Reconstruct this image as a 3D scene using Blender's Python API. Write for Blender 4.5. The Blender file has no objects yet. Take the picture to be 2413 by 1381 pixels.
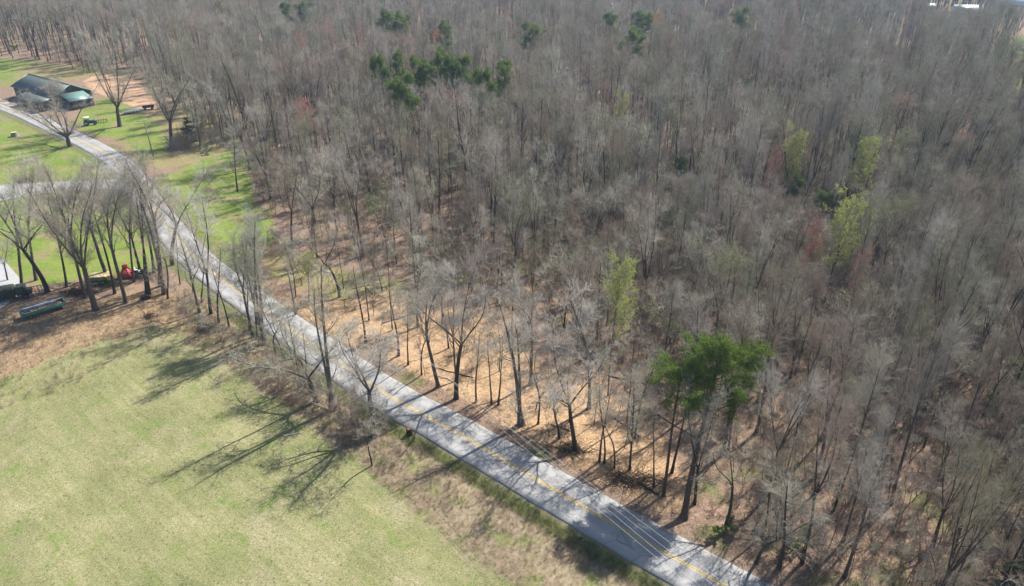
import bpy, math, random
import numpy as np
from mathutils import Vector, Matrix, Euler
random.seed(7)
RS = np.random.RandomState
PI = math.pi
scene = bpy.context.scene

# ------------------------------------------------------------------ camera, light, exposure
CAM_H = 58.0; FOC = 1630.0; PITCH = math.radians(28.5); CX, CY = 1206.5, 690.5
SUN_AZ = math.radians(43); SUN_EL = math.radians(48)
cam_data = bpy.data.cameras.new('camera'); cam = bpy.data.objects.new('camera', cam_data)
scene.collection.objects.link(cam); scene.camera = cam
cam.location = (0, 0, CAM_H); cam.rotation_euler = (math.radians(90) - PITCH, 0, 0)
cam_data.sensor_width = 36; cam_data.lens = FOC / 2413 * 36
cam_data.clip_start = 0.5; cam_data.clip_end = 6000
world = bpy.data.worlds.new('World'); scene.world = world; world.use_nodes = True
wn = world.node_tree.nodes; wl = world.node_tree.links
bg = wn['Background']; sky = wn.new('ShaderNodeTexSky'); sky.sky_type = 'NISHITA'; sky.sun_disc = False
sky.sun_elevation = SUN_EL; sky.sun_rotation = math.radians(90) - SUN_AZ
wl.new(sky.outputs[0], bg.inputs[0]); bg.inputs[1].default_value = 0.08
sun_data = bpy.data.lights.new('sun', 'SUN'); sun = bpy.data.objects.new('sun', sun_data)
scene.collection.objects.link(sun)
sun_data.energy = 5.0; sun_data.angle = math.radians(0.5); sun_data.color = (1, .95, .87)
sdir = Vector((math.cos(SUN_AZ) * math.cos(SUN_EL), math.sin(SUN_AZ) * math.cos(SUN_EL), math.sin(SUN_EL)))
sun.rotation_euler = sdir.to_track_quat('Z', 'Y').to_euler()
sun.location = (200, 200, 300)
scene.view_settings.view_transform = 'Standard'; scene.view_settings.look = 'None'
scene.view_settings.exposure = 0.7; scene.view_settings.gamma = 1
scene.render.engine = 'CYCLES'
HAZE_DENSITY = 0.00026

# ------------------------------------------------------------------ helpers
def G(u, v, z=0.0):                       # where the line of sight of a measured point meets height z
    x = (u - CX) / FOC; y = -(v - CY) / FOC
    d = (x, math.cos(PITCH) + y * math.sin(PITCH), -math.sin(PITCH) + y * math.cos(PITCH))
    t = (z - CAM_H) / d[2]
    return np.array([d[0] * t, d[1] * t])

def proj(X, Y, Z):
    z = Z - CAM_H
    fw = Y * math.cos(PITCH) - z * math.sin(PITCH); up = Y * math.sin(PITCH) + z * math.cos(PITCH)
    fw = np.maximum(fw, 1e-3)
    return CX + FOC * X / fw, CY - FOC * up / fw

def smooth(a, e0, e1):
    t = np.clip((a - e0) / (e1 - e0), 0, 1); return t * t * (3 - 2 * t)

def ground_z(x, y):
    x = np.asarray(x, float); y = np.asarray(y, float)
    far = smooth(np.hypot(x * .8, y), 150, 420)
    hill = 3.2 * np.sin(x * .013 + 1.3) * np.cos(y * .011 - .6) + 1.6 * np.sin(x * .031 + y * .022)
    near = .10 * np.sin(x * .21 + .5) * np.cos(y * .17) + .06 * np.sin(x * .53 + y * .41)
    return hill * far + near * (1 - far) - .12

def tag(o, label=None, cat=None, group=None, kind=None):
    if label: o['label'] = label
    if cat: o['category'] = cat
    if group: o['group'] = group
    if kind: o['kind'] = kind
    return o

COL = scene.collection
def new_mesh(name, verts, faces, mats=None, midx=None, smooth_=False):
    """verts (N,3); faces: list of index arrays (M,k)"""
    me = bpy.data.meshes.new(name)
    verts = np.asarray(verts, np.float32)
    if not isinstance(faces, (list, tuple)): faces = [faces]
    faces = [np.asarray(f, np.int32) for f in faces if len(f)]
    me.vertices.add(len(verts)); me.vertices.foreach_set('co', verts.ravel())
    nl = sum(f.size for f in faces); nf = sum(len(f) for f in faces)
    me.loops.add(nl); me.polygons.add(nf)
    me.loops.foreach_set('vertex_index', np.concatenate([f.ravel() for f in faces]))
    tot = np.concatenate([np.full(len(f), f.shape[1], np.int32) for f in faces])
    st = np.concatenate([[0], np.cumsum(tot)[:-1]]).astype(np.int32)
    me.polygons.foreach_set('loop_start', st)
    for m in (mats or []): me.materials.append(m)
    if midx is not None: me.polygons.foreach_set('material_index', np.asarray(midx, np.int32))
    if smooth_: me.polygons.foreach_set('use_smooth', np.ones(nf, bool))
    me.update(calc_edges=True); me.validate()
    return me

def obj(name, me, parent=None, loc=None, col=None):
    o = bpy.data.objects.new(name, me); (col or COL).objects.link(o)
    if parent is not None: o.parent = parent
    if loc is not None: o.location = loc
    return o

def empty(name, loc, rz=0):
    o = bpy.data.objects.new(name, None); COL.objects.link(o)
    o.location = loc; o.rotation_euler = (0, 0, rz); o.empty_display_size = .5
    return o

class MB:                                   # collects simple shapes into one mesh
    def __init__(s): s.v = []; s.f3 = []; s.f4 = []; s.n = 0
    def add(s, v, f):
        v = np.asarray(v, float); s.v.append(v)
        for q in f: (s.f4 if len(q) == 4 else s.f3).append([i + s.n for i in q])
        s.n += len(v)
    def box(s, c, d, rz=0, tilt=0, bev=None):
        hx, hy, hz = d[0] / 2, d[1] / 2, d[2] / 2
        b = min(hx, hy, hz) * .18 if bev is None else bev
        P = []
        for sz, ins in ((-hz, b), (-hz + b, 0), (hz - b, 0), (hz, b)):
            for sx, sy in ((-1, -1), (1, -1), (1, 1), (-1, 1)):
                P.append((sx * (hx - ins), sy * (hy - ins), sz))
        P = np.array(P)
        R = np.array(Euler((0, tilt, rz)).to_matrix())
        P = P @ R.T + np.array(c)
        F = [(3, 2, 1, 0), (12, 13, 14, 15)]
        for k in range(3):
            for i in range(4):
                j = (i + 1) % 4; F.append((4 * k + i, 4 * k + j, 4 * k + 4 + j, 4 * k + 4 + i))
        s.add(P, F); return s
    def tube(s, pts, rad, k=8, cap=True):
        pts = np.asarray(pts, float); rad = np.broadcast_to(np.asarray(rad, float), (len(pts),))
        v, f = tubes(pts[None], rad[None], k)
        F = [tuple(q) for q in f]
        if cap:
            n = len(pts)
            for base, rev in ((0, True), ((n - 1) * k, False)):
                c = len(v); v = np.vstack([v, pts[0 if rev else -1]])
                for i in range(k):
                    a, b_ = base + i, base + (i + 1) % k
                    F.append((b_, a, c) if rev else (a, b_, c))
        s.add(v, F); return s
    def poly(s, pts): s.add(pts, [tuple(range(len(pts)))]); return s
    def build(s, name, mat, parent=None, sm=False, loc=None, label=None):
        fs = [np.array(x) for x in (s.f3, s.f4) if x]
        o = obj(name, new_mesh(name, np.vstack(s.v), fs, [mat], smooth_=sm), parent, loc)
        if label: o['label'] = label
        return o

def tubes(P, R, k):
    """P (B,n,3) polylines, R (B,n) radii -> verts, quads"""
    B, n, _ = P.shape
    T = np.gradient(P, axis=1); T /= np.linalg.norm(T, axis=2, keepdims=True) + 1e-9
    ref = np.where(np.abs(T[:, :1, 2:3]) > .9, np.array([1., 0, 0]), np.array([0, 0, 1.]))
    ref = np.broadcast_to(ref, P.shape)
    U = np.cross(T, ref); U /= np.linalg.norm(U, axis=2, keepdims=True) + 1e-9
    V = np.cross(T, U)
    a = np.arange(k) * 2 * PI / k
    v = P[:, :, None, :] + R[:, :, None, None] * (U[:, :, None, :] * np.cos(a)[:, None] + V[:, :, None, :] * np.sin(a)[:, None])
    idx = np.arange(B * n * k).reshape(B, n, k); nx = np.roll(idx, -1, axis=2)
    f = np.stack([idx[:, :-1], nx[:, :-1], nx[:, 1:], idx[:, 1:]], axis=-1).reshape(-1, 4)
    return v.reshape(-1, 3), f

# ------------------------------------------------------------------ materials
class NT:
    def __init__(s, name):
        s.m = bpy.data.materials.new(name); s.m.use_nodes = True
        s.t = s.m.node_tree; s.b = s.t.nodes['Principled BSDF']
    def n(s, typ, **kw):
        nd = s.t.nodes.new(typ)
        for k, v in kw.items():
            if k.startswith('i_'):
                key = k[2:]; key = int(key) if key.isdigit() else key.replace('_', ' ')
                s.put(nd.inputs[key], v)
            else: setattr(nd, k, v)
        return nd
    def put(s, sock, v):
        if isinstance(v, bpy.types.NodeSocket): s.t.links.new(v, sock)
        else:
            if hasattr(sock.default_value, '__len__') and len(sock.default_value) == 4 and len(v) == 3: v = (*v, 1)
            sock.default_value = v
    def pos(s): return s.n('ShaderNodeNewGeometry').outputs['Position']
    def oc(s): return s.n('ShaderNodeTexCoord').outputs['Object']
    def noise(s, vec, scale, detail=4, rough=.6, dist=0):
        return s.n('ShaderNodeTexNoise', i_Vector=vec, i_Scale=scale, i_Detail=detail, i_Roughness=rough, i_Distortion=dist).outputs['Fac']
    def math(s, op, a, b=0., c=None, clamp=False):
        nd = s.n('ShaderNodeMath', operation=op, use_clamp=clamp); s.put(nd.inputs[0], a); s.put(nd.inputs[1], b)
        if c is not None: s.put(nd.inputs[2], c)
        return nd.outputs[0]
    def ramp(s, fac, *stops):
        nd = s.n('ShaderNodeValToRGB', i_Fac=fac); e = nd.color_ramp.elements
        e[0].position, e[1].position = stops[0][0], stops[-1][0]
        e[0].color = (*stops[0][1], 1); e[1].color = (*stops[-1][1], 1)
        for p, c in stops[1:-1]:
            x = e.new(p); x.color = (*c, 1)
        return nd.outputs[0]
    def mix(s, f, a, b, mode='MIX'):
        nd = s.n('ShaderNodeMix', data_type='RGBA', blend_type=mode); s.put(nd.inputs[0], f)
        s.put(nd.inputs[6], a); s.put(nd.inputs[7], b); return nd.outputs[2]
    def step(s, v, a, b):
        nd = s.n('ShaderNodeMapRange', interpolation_type='SMOOTHSTEP', i_Value=v); nd.inputs[1].default_value = a; nd.inputs[2].default_value = b
        return nd.outputs[0]
    def attr(s, name): return s.n('ShaderNodeAttribute', attribute_name=name).outputs['Fac']
    def bump(s, h, strength=.5, dist=.05):
        s.put(s.b.inputs['Normal'], s.n('ShaderNodeBump', i_Height=h, i_Strength=strength, i_Distance=dist).outputs[0])
    def out(s, col=None, rough=.9, spec=.2, metal=0):
        if col is not None: s.put(s.b.inputs['Base Color'], col)
        s.put(s.b.inputs['Roughness'], rough); s.b.inputs['Specular IOR Level'].default_value = spec
        s.b.inputs['Metallic'].default_value = metal
        return s.m

def simple(name, c, rough=.8, spec=.3, metal=0, var=.35, scale=2.0):
    t = NT(name); o = t.oc(); n1 = t.noise(o, scale, 5); n2 = t.noise(o, scale * 9, 3)
    f = t.math('ADD', t.math('MULTIPLY', n1, .6), t.math('MULTIPLY', n2, .4))
    dk = tuple(x * (1 - var) for x in c); lt = tuple(min(1, x * (1 + var)) for x in c)
    t.bump(n2, .25, .02)
    return t.out(t.ramp(f, (.3, dk), (.7, lt)), rough, spec, metal)

def bark(name, dark, light, tint=0.25):
    t = NT(name); o = t.oc()
    mp = t.n('ShaderNodeMapping', i_Vector=o); mp.inputs['Scale'].default_value = (6, 6, 1.2)
    n1 = t.noise(mp.outputs[0], 2.5, 5, .7); n2 = t.noise(o, .7, 3)
    c = t.ramp(t.math('ADD', t.math('MULTIPLY', n1, .65), t.math('MULTIPLY', n2, .35)), (.35, dark), (.68, light))
    rnd = t.n('ShaderNodeObjectInfo').outputs['Random']
    c2 = t.ramp(rnd, (0, (.72, .70, .70)), (.25, (1.08, 1.02, .94)), (.5, (.88, .92, .80)), (.75, (1.0, .95, .92)), (1, (1.2, 1.2, 1.2)))
    c = t.mix(1.0, c, c2, 'MULTIPLY')
    t.bump(n1, .6, .03)
    return t.out(c, .9, .15)

M = {}
M['bark'] = bark('bark_grey_brown', (.045, .038, .034), (.17, .15, .135))
M['bark_dark'] = bark('bark_dark', (.03, .024, .02), (.115, .096, .082))
M['bark_grey'] = bark('bark_pale_grey', (.06, .05, .045), (.23, .205, .185))
M['twig'] = bark('twig_grey', (.27, .25, .22), (.55, .52, .47))
M['twig_brown'] = bark('twig_brown', (.25, .195, .165), (.48, .405, .35))
M['twig_pale'] = bark('twig_pale', (.35, .335, .30), (.66, .64, .59))
M['twig_olive'] = bark('twig_olive', (.20, .20, .14), (.44, .43, .32))
M['bark_pine'] = bark('bark_pine', (.05, .035, .03), (.16, .12, .10))

def leafmat(name, a, b, transl=True):
    t = NT(name); o = t.oc(); n = t.noise(o, .9, 4); n2 = t.noise(o, 12, 2)
    f = t.math('ADD', t.math('MULTIPLY', n, .6), t.math('MULTIPLY', n2, .4))
    c = t.ramp(f, (.35, a), (.65, b)); t.out(c, .6, .25)
    if transl:
        tr = t.n('ShaderNodeBsdfTranslucent', i_Color=c); mx = t.n('ShaderNodeMixShader'); mx.inputs[0].default_value = .35
        t.t.links.new(t.b.outputs[0], mx.inputs[1]); t.t.links.new(tr.outputs[0], mx.inputs[2])
        t.t.links.new(mx.outputs[0], t.t.nodes['Material Output'].inputs[0])
    return t.m
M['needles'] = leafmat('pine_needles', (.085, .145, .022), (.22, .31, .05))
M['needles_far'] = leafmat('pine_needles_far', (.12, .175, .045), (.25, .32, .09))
M['cedar'] = leafmat('cedar_green', (.02, .05, .015), (.06, .12, .03))
M['lime'] = leafmat('spring_leaf_lime', (.34, .38, .09), (.54, .57, .18))
M['olive'] = leafmat('spring_leaf_olive', (.20, .22, .10), (.32, .34, .16))
M['redbud'] = leafmat('bud_red', (.40, .10, .09), (.58, .20, .17))
M['pinkbud'] = leafmat('bud_dull_red', (.38, .18, .15), (.50, .27, .23))
M['orange'] = leafmat('dead_leaf_orange', (.40, .16, .05), (.60, .28, .10))
M['grassleaf'] = leafmat('grass_leaf', (.10, .15, .03), (.26, .32, .08))
M['weed'] = bark('dry_weed_mauve', (.21, .155, .125), (.38, .30, .245))
M['weed_pale'] = bark('dry_weed_straw', (.33, .27, .16), (.54, .46, .30))

# ------------------------------------------------------------------ zones of the ground
def px(*p): return np.array([G(u, v) for u, v in p])
ROAD_PX = [(0,246),(75,277),(140,308),(205,338),(258,368),(298,402),(345,470),(403,545),(465,613),(535,668),(600,715),(655,755),(710,795),(790,850),(870,905),(950,954),(1080,1022),(1200,1094),(1320,1164),(1408,1215),(1700,1378)]
rc = px(*ROAD_PX)
rc = np.vstack([rc[0] + (rc[0] - rc[1]) * 6, rc[0] + (rc[0] - rc[1]) * 2, rc, rc[-1] + (rc[-1] - rc[-2]) * 1.5, rc[-1] + (rc[-1] - rc[-2]) * 5])
def resample(P, step):
    out = []
    for i in range(len(P) - 1):                        # catmull-rom
        p0 = P[max(i - 1, 0)]; p1 = P[i]; p2 = P[i + 1]; p3 = P[min(i + 2, len(P) - 1)]
        n = max(2, int(np.linalg.norm(p2 - p1) / step))
        for k in range(n):
            t = k / n
            out.append(.5 * ((2 * p1) + (-p0 + p2) * t + (2 * p0 - 5 * p1 + 4 * p2 - p3) * t * t + (-p0 + 3 * p1 - 3 * p2 + p3) * t ** 3))
    out.append(P[-1]); return np.array(out)
RC = resample(rc, 1.0)
for _ in range(25):                                   # smooth out measuring wobble
    RC[1:-1] = RC[1:-1] * .4 + (RC[:-2] + RC[2:]) * .3
seg = np.linalg.norm(np.diff(RC, axis=0), axis=1); arc = np.concatenate([[0], np.cumsum(seg)])
TAN = np.gradient(RC, axis=0); TAN /= np.linalg.norm(TAN, axis=1, keepdims=True)
NOR = np.stack([-TAN[:, 1], TAN[:, 0]], 1)            # to the north-east side (the wood)
ROADW = 3.05

def road_sd(x, y):
    """signed offset from the centre line: + = wood side"""
    x = np.asarray(x, float).ravel(); y = np.asarray(y, float).ravel(); out = np.empty(len(x))
    R = RC[::3]; Nn = NOR[::3]
    for i in range(0, len(x), 20000):
        dx = x[i:i + 20000, None] - R[:, 0]; dy = y[i:i + 20000, None] - R[:, 1]
        d2 = dx * dx + dy * dy; j = d2.argmin(1); k = np.arange(len(j))
        s = np.sign(dx[k, j] * Nn[j, 0] + dy[k, j] * Nn[j, 1]); out[i:i + 20000] = s * np.sqrt(d2[k, j])
    return out

def poly_sd(x, y, P):
    """signed distance to polygon, + inside"""
    x = np.asarray(x, float).ravel(); y = np.asarray(y, float).ravel()
    d = np.full(len(x), 1e9); ins = np.zeros(len(x), bool)
    for i in range(len(P)):
        a = P[i]; b = P[(i + 1) % len(P)]; ab = b - a
        t = np.clip(((x - a[0]) * ab[0] + (y - a[1]) * ab[1]) / (ab @ ab), 0, 1)
        d = np.minimum(d, np.hypot(x - a[0] - ab[0] * t, y - a[1] - ab[1] * t))
        c = ((a[1] > y) != (b[1] > y)) & (x < (b[0] - a[0]) * (y - a[1]) / (b[1] - a[1] + 1e-12) + a[0])
        ins ^= c
    return np.where(ins, d, -d)

Z = {}
Z['field'] = [px((-900,1120),(-300,975),(0,890),(110,850),(220,805),(330,772),(430,770),(520,800),(590,850),(650,900),(730,955),(790,1015),(940,1110),(1030,1190),(1150,1290),(1270,1390),(1570,1700),(-900,1900))]
Z['lawn'] = [px((-500,285),(0,272),(75,308),(160,345),(240,380),(275,410),(312,460),(350,520),(395,590),(400,625),(330,640),(200,655),(100,672),(40,650),(-10,600),(-500,590)),
             px((340,440),(395,415),(450,385),(520,358),(585,348),(592,420),(600,480),(640,520),(650,560),(600,600),(560,640),(520,620),(450,540),(400,480)),
             px((190,262),(240,232),(300,250),(365,285),(400,330),(385,370),(330,372),(290,335),(225,320),(180,300)),
             px((-300,140),(0,150),(85,165),(60,178),(25,205),(0,212),(-300,190)),
             px((2300,195),(2340,150),(2380,110),(2420,80),(2600,90),(2600,210),(2413,215),(2360,235)),
             px((2190,38),(2300,30),(2330,42),(2200,52),(2050,40))]
Z['dirt'] = [px((195,196),(260,188),(330,200),(365,240),(390,275),(330,262),(270,240),(220,225))]
Z['straw'] = [px((640,715),(760,715),(900,690),(1010,680),(1120,730),(1250,840),(1420,920),(1560,1020),(1640,1180),(1590,1225),(1500,1178),(1350,1095),(1230,1025),(1050,915),(950,868),(850,830),(760,775),(690,735))]
Z['weeds'] = [px((440,700),(540,738),(600,803),(680,882),(760,937),(850,988),(900,1060),(890,1115),(800,1062),(740,1000),(650,945),(585,890),(510,840),(430,800)), px((890,985),(960,1015),(1080,1100),(1230,1190),(1420,1300),(1600,1420),(1400,1480),(1250,1400),(1090,1300),(970,1200),(880,1125),(830,1055))]
Z['brown'] = [px((-600,745),(0,735),(100,725),(240,700),(400,680),(480,700),(540,735),(600,800),(680,880),(760,935),(850,985),(900,1060),(880,1110),(800,1050),(740,990),(650,935),(590,880),(520,835),(430,815),(300,850),(150,915),(0,960),(-600,1080))]
Z['moss'] = [px((380,255),(560,268),(592,350),(430,390),(330,402),(285,350),(330,300)), px((-200,150),(130,165),(330,185),(300,200),(190,196),(60,215),(-200,200)), px((600,590),(720,600),(830,640),(960,660),(1010,700),(900,740),(760,700),(640,650))]
def zone_sd(name, x, y):
    d = np.full(np.size(x), -50.)
    for P in Z[name]: d = np.maximum(d, poly_sd(x, y, P))
    return d

# ------------------------------------------------------------------ ground sheet
def axis(a0, a1, step, lo, hi, g=1.07):
    core = list(np.arange(a0, a1 + step / 2, step)); s = step; v = core[-1]; up = []
    while v < hi: s *= g; v += s; up.append(v)
    s = step; v = core[0]; dn = []
    while v > lo: s *= g; v -= s; dn.append(v)
    return np.array(dn[::-1] + core + up)
gx = axis(-105, 60, .8, -2500, 2500); gy = axis(30, 190, .8, -900, 4500)
XX, YY = np.meshgrid(gx, gy); nx_, ny_ = len(gx), len(gy)
fx, fy = XX.ravel(), YY.ravel()
RSD = road_sd(fx, fy)
gz = ground_z(fx, fy)
# the ditch on the field side and a small bank on the wood side
near = np.abs(RSD)
gz = np.where(near < 6, gz * smooth(near, 3.2, 6) + -.05 * (1 - smooth(near, 3.2, 6)), gz)
gz -= np.where(RSD < 0, .22 * np.exp(-((near - 5.2) / 1.1) ** 2), 0) * (np.hypot(fx, fy) < 220)
gz += np.where(RSD > 0, .25 * np.exp(-((near - 6.5) / 2) ** 2), 0) * (np.hypot(fx, fy) < 220)
idx = np.arange(nx_ * ny_).reshape(ny_, nx_)
F = np.stack([idx[:-1, :-1], idx[:-1, 1:], idx[1:, 1:], idx[1:, :-1]], -1).reshape(-1, 4)

t = NT('ground'); P_ = t.pos()
wob = t.math('SUBTRACT', t.noise(P_, .35, 6, .7), .5); wob2 = t.math('SUBTRACT', t.noise(P_, 1.6, 4, .7), .5)
W = t.math('ADD', t.math('MULTIPLY', wob, .9), t.math('MULTIPLY', wob2, .35))
def mask(a, w=.05, k=1.0): return t.step(t.math('ADD', t.attr(a), t.math('MULTIPLY', W, k)), -w, w)
nf = t.noise(P_, 9, 6, .75); nm = t.noise(P_, 1.3, 5, .7); nl_ = t.noise(P_, .12, 4, .6); nh = t.noise(P_, 30, 3, .7)
vor = t.n('ShaderNodeTexVoronoi', i_Vector=P_, i_Scale=7.0); vcol = t.n('ShaderNodeSeparateColor', i_0=vor.outputs['Color']).outputs[0]
vor2 = t.n('ShaderNodeTexVoronoi', i_Vector=P_, i_Scale=2.6); vc2 = t.n('ShaderNodeSeparateColor', i_0=vor2.outputs['Color']).outputs[0]
def blend(a, b, c, wa=.4, wb=.35, wc=.25):
    return t.math('ADD', t.math('ADD', t.math('MULTIPLY', a, wa), t.math('MULTIPLY', b, wb)), t.math('MULTIPLY', c, wc))
wood = t.ramp(blend(nf, nm, vcol), (.28, (.13, .085, .06)), (.5, (.29, .20, .145)), (.75, (.47, .345, .25)))
wood = t.mix(t.step(nl_, .52, .68), wood, t.ramp(blend(nf, nm, vcol), (.3, (.09, .10, .035)), (.75, (.27, .26, .12))))
brown = t.ramp(blend(nf, vcol, nm), (.25, (.14, .09, .055)), (.5, (.31, .215, .13)), (.78, (.56, .42, .26)))
straw = t.ramp(blend(nf, vcol, nm), (.25, (.25, .15, .085)), (.5, (.50, .33, .19)), (.8, (.70, .51, .33)))
# mown streaks in the field
mp0 = t.n('ShaderNodeMapping', i_Vector=P_); mp0.inputs['Rotation'].default_value = (0, 0, math.radians(39))
mp = t.n('ShaderNodeMapping', i_Vector=mp0.outputs[0]); mp.inputs['Scale'].default_value = (.14, 1.1, 1)
strk = t.noise(mp.outputs[0], 1.0, 5, .7)
nq = t.noise(P_, 4.5, 5, .8, .6)
fld = t.ramp(t.math('ADD', blend(strk, nf, nl_, .14, .34, .2), t.math('MULTIPLY', nq, .32)), (.37, (.065, .08, .03)), (.45, (.19, .205, .088)), (.53, (.305, .29, .145)), (.63, (.55, .49, .32)))
fld = t.mix(t.math('MULTIPLY', t.step(t.noise(P_, .07, 5, .65, .8), .5, .66), .55), fld, t.ramp(nq, (.35, (.20, .18, .10)), (.65, (.54, .47, .31))))
fld = t.mix(t.math('MULTIPLY', t.step(t.noise(mp.outputs[0], .55, 3, .5, .4), .56, .66), .35), fld, t.ramp(nq, (.35, (.10, .14, .035)), (.65, (.28, .33, .09))))
grn = t.math('MULTIPLY', t.step(t.noise(P_, .22, 5, .65, 1.0), .52, .66), t.step(nm, .35, .6))
fld = t.mix(t.math('MULTIPLY', grn, .75), fld, t.ramp(nf, (.3, (.10, .17, .035)), (.7, (.23, .31, .08))))
lawn = t.ramp(blend(nf, nm, nl_), (.33, (.08, .13, .022)), (.5, (.19, .26, .05)), (.68, (.36, .36, .12)))
lawn = t.mix(t.step(t.noise(P_, .18, 5, .65), .48, .64), lawn, t.ramp(nf, (.3, (.20, .16, .08)), (.7, (.36, .31, .17))))
weeds = t.ramp(blend(nf, nm, nl_), (.3, (.17, .12, .085)), (.5, (.33, .26, .18)), (.72, (.48, .42, .27)))
weeds = t.mix(t.math('MULTIPLY', t.step(t.noise(P_, .3, 4), .5, .65), .7), weeds, t.ramp(nf, (.3, (.13, .17, .05)), (.7, (.30, .34, .12))))
straw = t.mix(t.math('MULTIPLY', t.step(t.noise(P_, .28, 5, .7, .5), .48, .62), .6), straw, brown)
dirt = t.ramp(blend(nf, nm, nl_), (.3, (.38, .22, .13)), (.7, (.66, .46, .31)))
col = wood
for a, c in (('moss', t.mix(.55, wood, t.ramp(nf, (.3, (.14, .15, .04)), (.7, (.42, .38, .14))))), ('straw', straw), ('brown', brown), ('field', fld), ('lawn', lawn), ('weeds', weeds), ('dirt', dirt)):
    col = t.mix(mask(a, .12, {'field': 2.6, 'brown': 2.2, 'lawn': 1.8, 'weeds': 1.6}.get(a, 1.0)), col, c)
# verge beside the road: dark gravelly lip then grass
rsd = t.attr('rsd')
lip = t.math('SUBTRACT', 1.0, t.step(t.math('ABSOLUTE', t.math('ADD', rsd, t.math('MULTIPLY', W, .05))), .33, .40))
vg = t.math('MULTIPLY', t.step(t.math('ADD', rsd, t.math('MULTIPLY', W, .12)), -.56, -.46), t.step(t.math('MULTIPLY', rsd, -1.0), .28, .32))
col = t.mix(t.math('MULTIPLY', vg, .8), col, t.ramp(nf, (.3, (.07, .10, .025)), (.55, (.15, .20, .05)), (.75, (.30, .28, .14))))
col = t.mix(t.math('MULTIPLY', lip, .6), col, t.ramp(nf, (.3, (.14, .11, .08)), (.7, (.36, .31, .25))))
fine = t.ramp(nh, (.3, (.78, .78, .78)), (.7, (1.2, 1.2, 1.2)))
col = t.mix(1.0, col, fine, 'MULTIPLY')
t.bump(t.math('ADD', t.math('MULTIPLY', nf, .6), t.math('MULTIPLY', vcol, .4)), .9, .12)
M['ground'] = t.out(col, .95, .1)
me = new_mesh('ground', np.stack([fx, fy, gz], 1), F, [M['ground']], smooth_=True)
for nme in Z:
    sd = zone_sd(nme, fx, fy); a = me.attributes.new(nme, 'FLOAT', 'POINT'); a.data.foreach_set('value', np.clip(sd / 5, -1, 1).astype(np.float32))
a = me.attributes.new('rsd', 'FLOAT', 'POINT'); a.data.foreach_set('value', np.clip(RSD / 10, -1, 1).astype(np.float32))
tag(obj('ground', me), kind='structure')
def gh(x, y):
    """height of the built ground sheet"""
    i = int(np.clip(np.searchsorted(gx, x) - 1, 0, nx_ - 2)); j = int(np.clip(np.searchsorted(gy, y) - 1, 0, ny_ - 2))
    a_ = (x - gx[i]) / (gx[i + 1] - gx[i]); b_ = (y - gy[j]) / (gy[j + 1] - gy[j]); q = gz.reshape(ny_, nx_)
    return float((q[j, i] * (1 - a_) + q[j, i + 1] * a_) * (1 - b_) + (q[j + 1, i] * (1 - a_) + q[j + 1, i + 1] * a_) * b_)
GHV = gz.reshape(ny_, nx_)
def ghv(x, y): return np.array([gh(a, b) for a, b in zip(x, y)])

# ------------------------------------------------------------------ road, markings, drive
t = NT('asphalt'); P_ = t.pos()
a1 = t.noise(P_, 40, 4, .8); a2 = t.noise(P_, .5, 5, .6); a3 = t.noise(P_, 3, 4, .7)
c = t.ramp(t.math('ADD', t.math('MULTIPLY', a2, .5), t.math('ADD', t.math('MULTIPLY', a1, .25), t.math('MULTIPLY', a3, .25))), (.32, (.33, .33, .325)), (.68, (.46, .455, .445)))
off = t.math('ABSOLUTE', t.attr('off'))
wear = t.math('MULTIPLY', t.step(t.math('ABSOLUTE', t.math('SUBTRACT', off, .5)), .02, .2), .38)
c = t.mix(wear, c, (.25, .25, .255))
edge = t.step(t.math('ADD', off, t.math('MULTIPLY', a3, .12)), .97, 1.06)
c = t.mix(t.math('MULTIPLY', edge, .7), c, (.30, .245, .18))
pt = t.step(t.noise(P_, .16, 3, .5, .5), .56, .6); c = t.mix(t.math('MULTIPLY', pt, .25), c, (.22, .22, .225))
sp = t.step(t.noise(P_, 6, 3, .9), .66, .72); c = t.mix(t.math('MULTIPLY', sp, .5), c, (.34, .27, .20))
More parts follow.
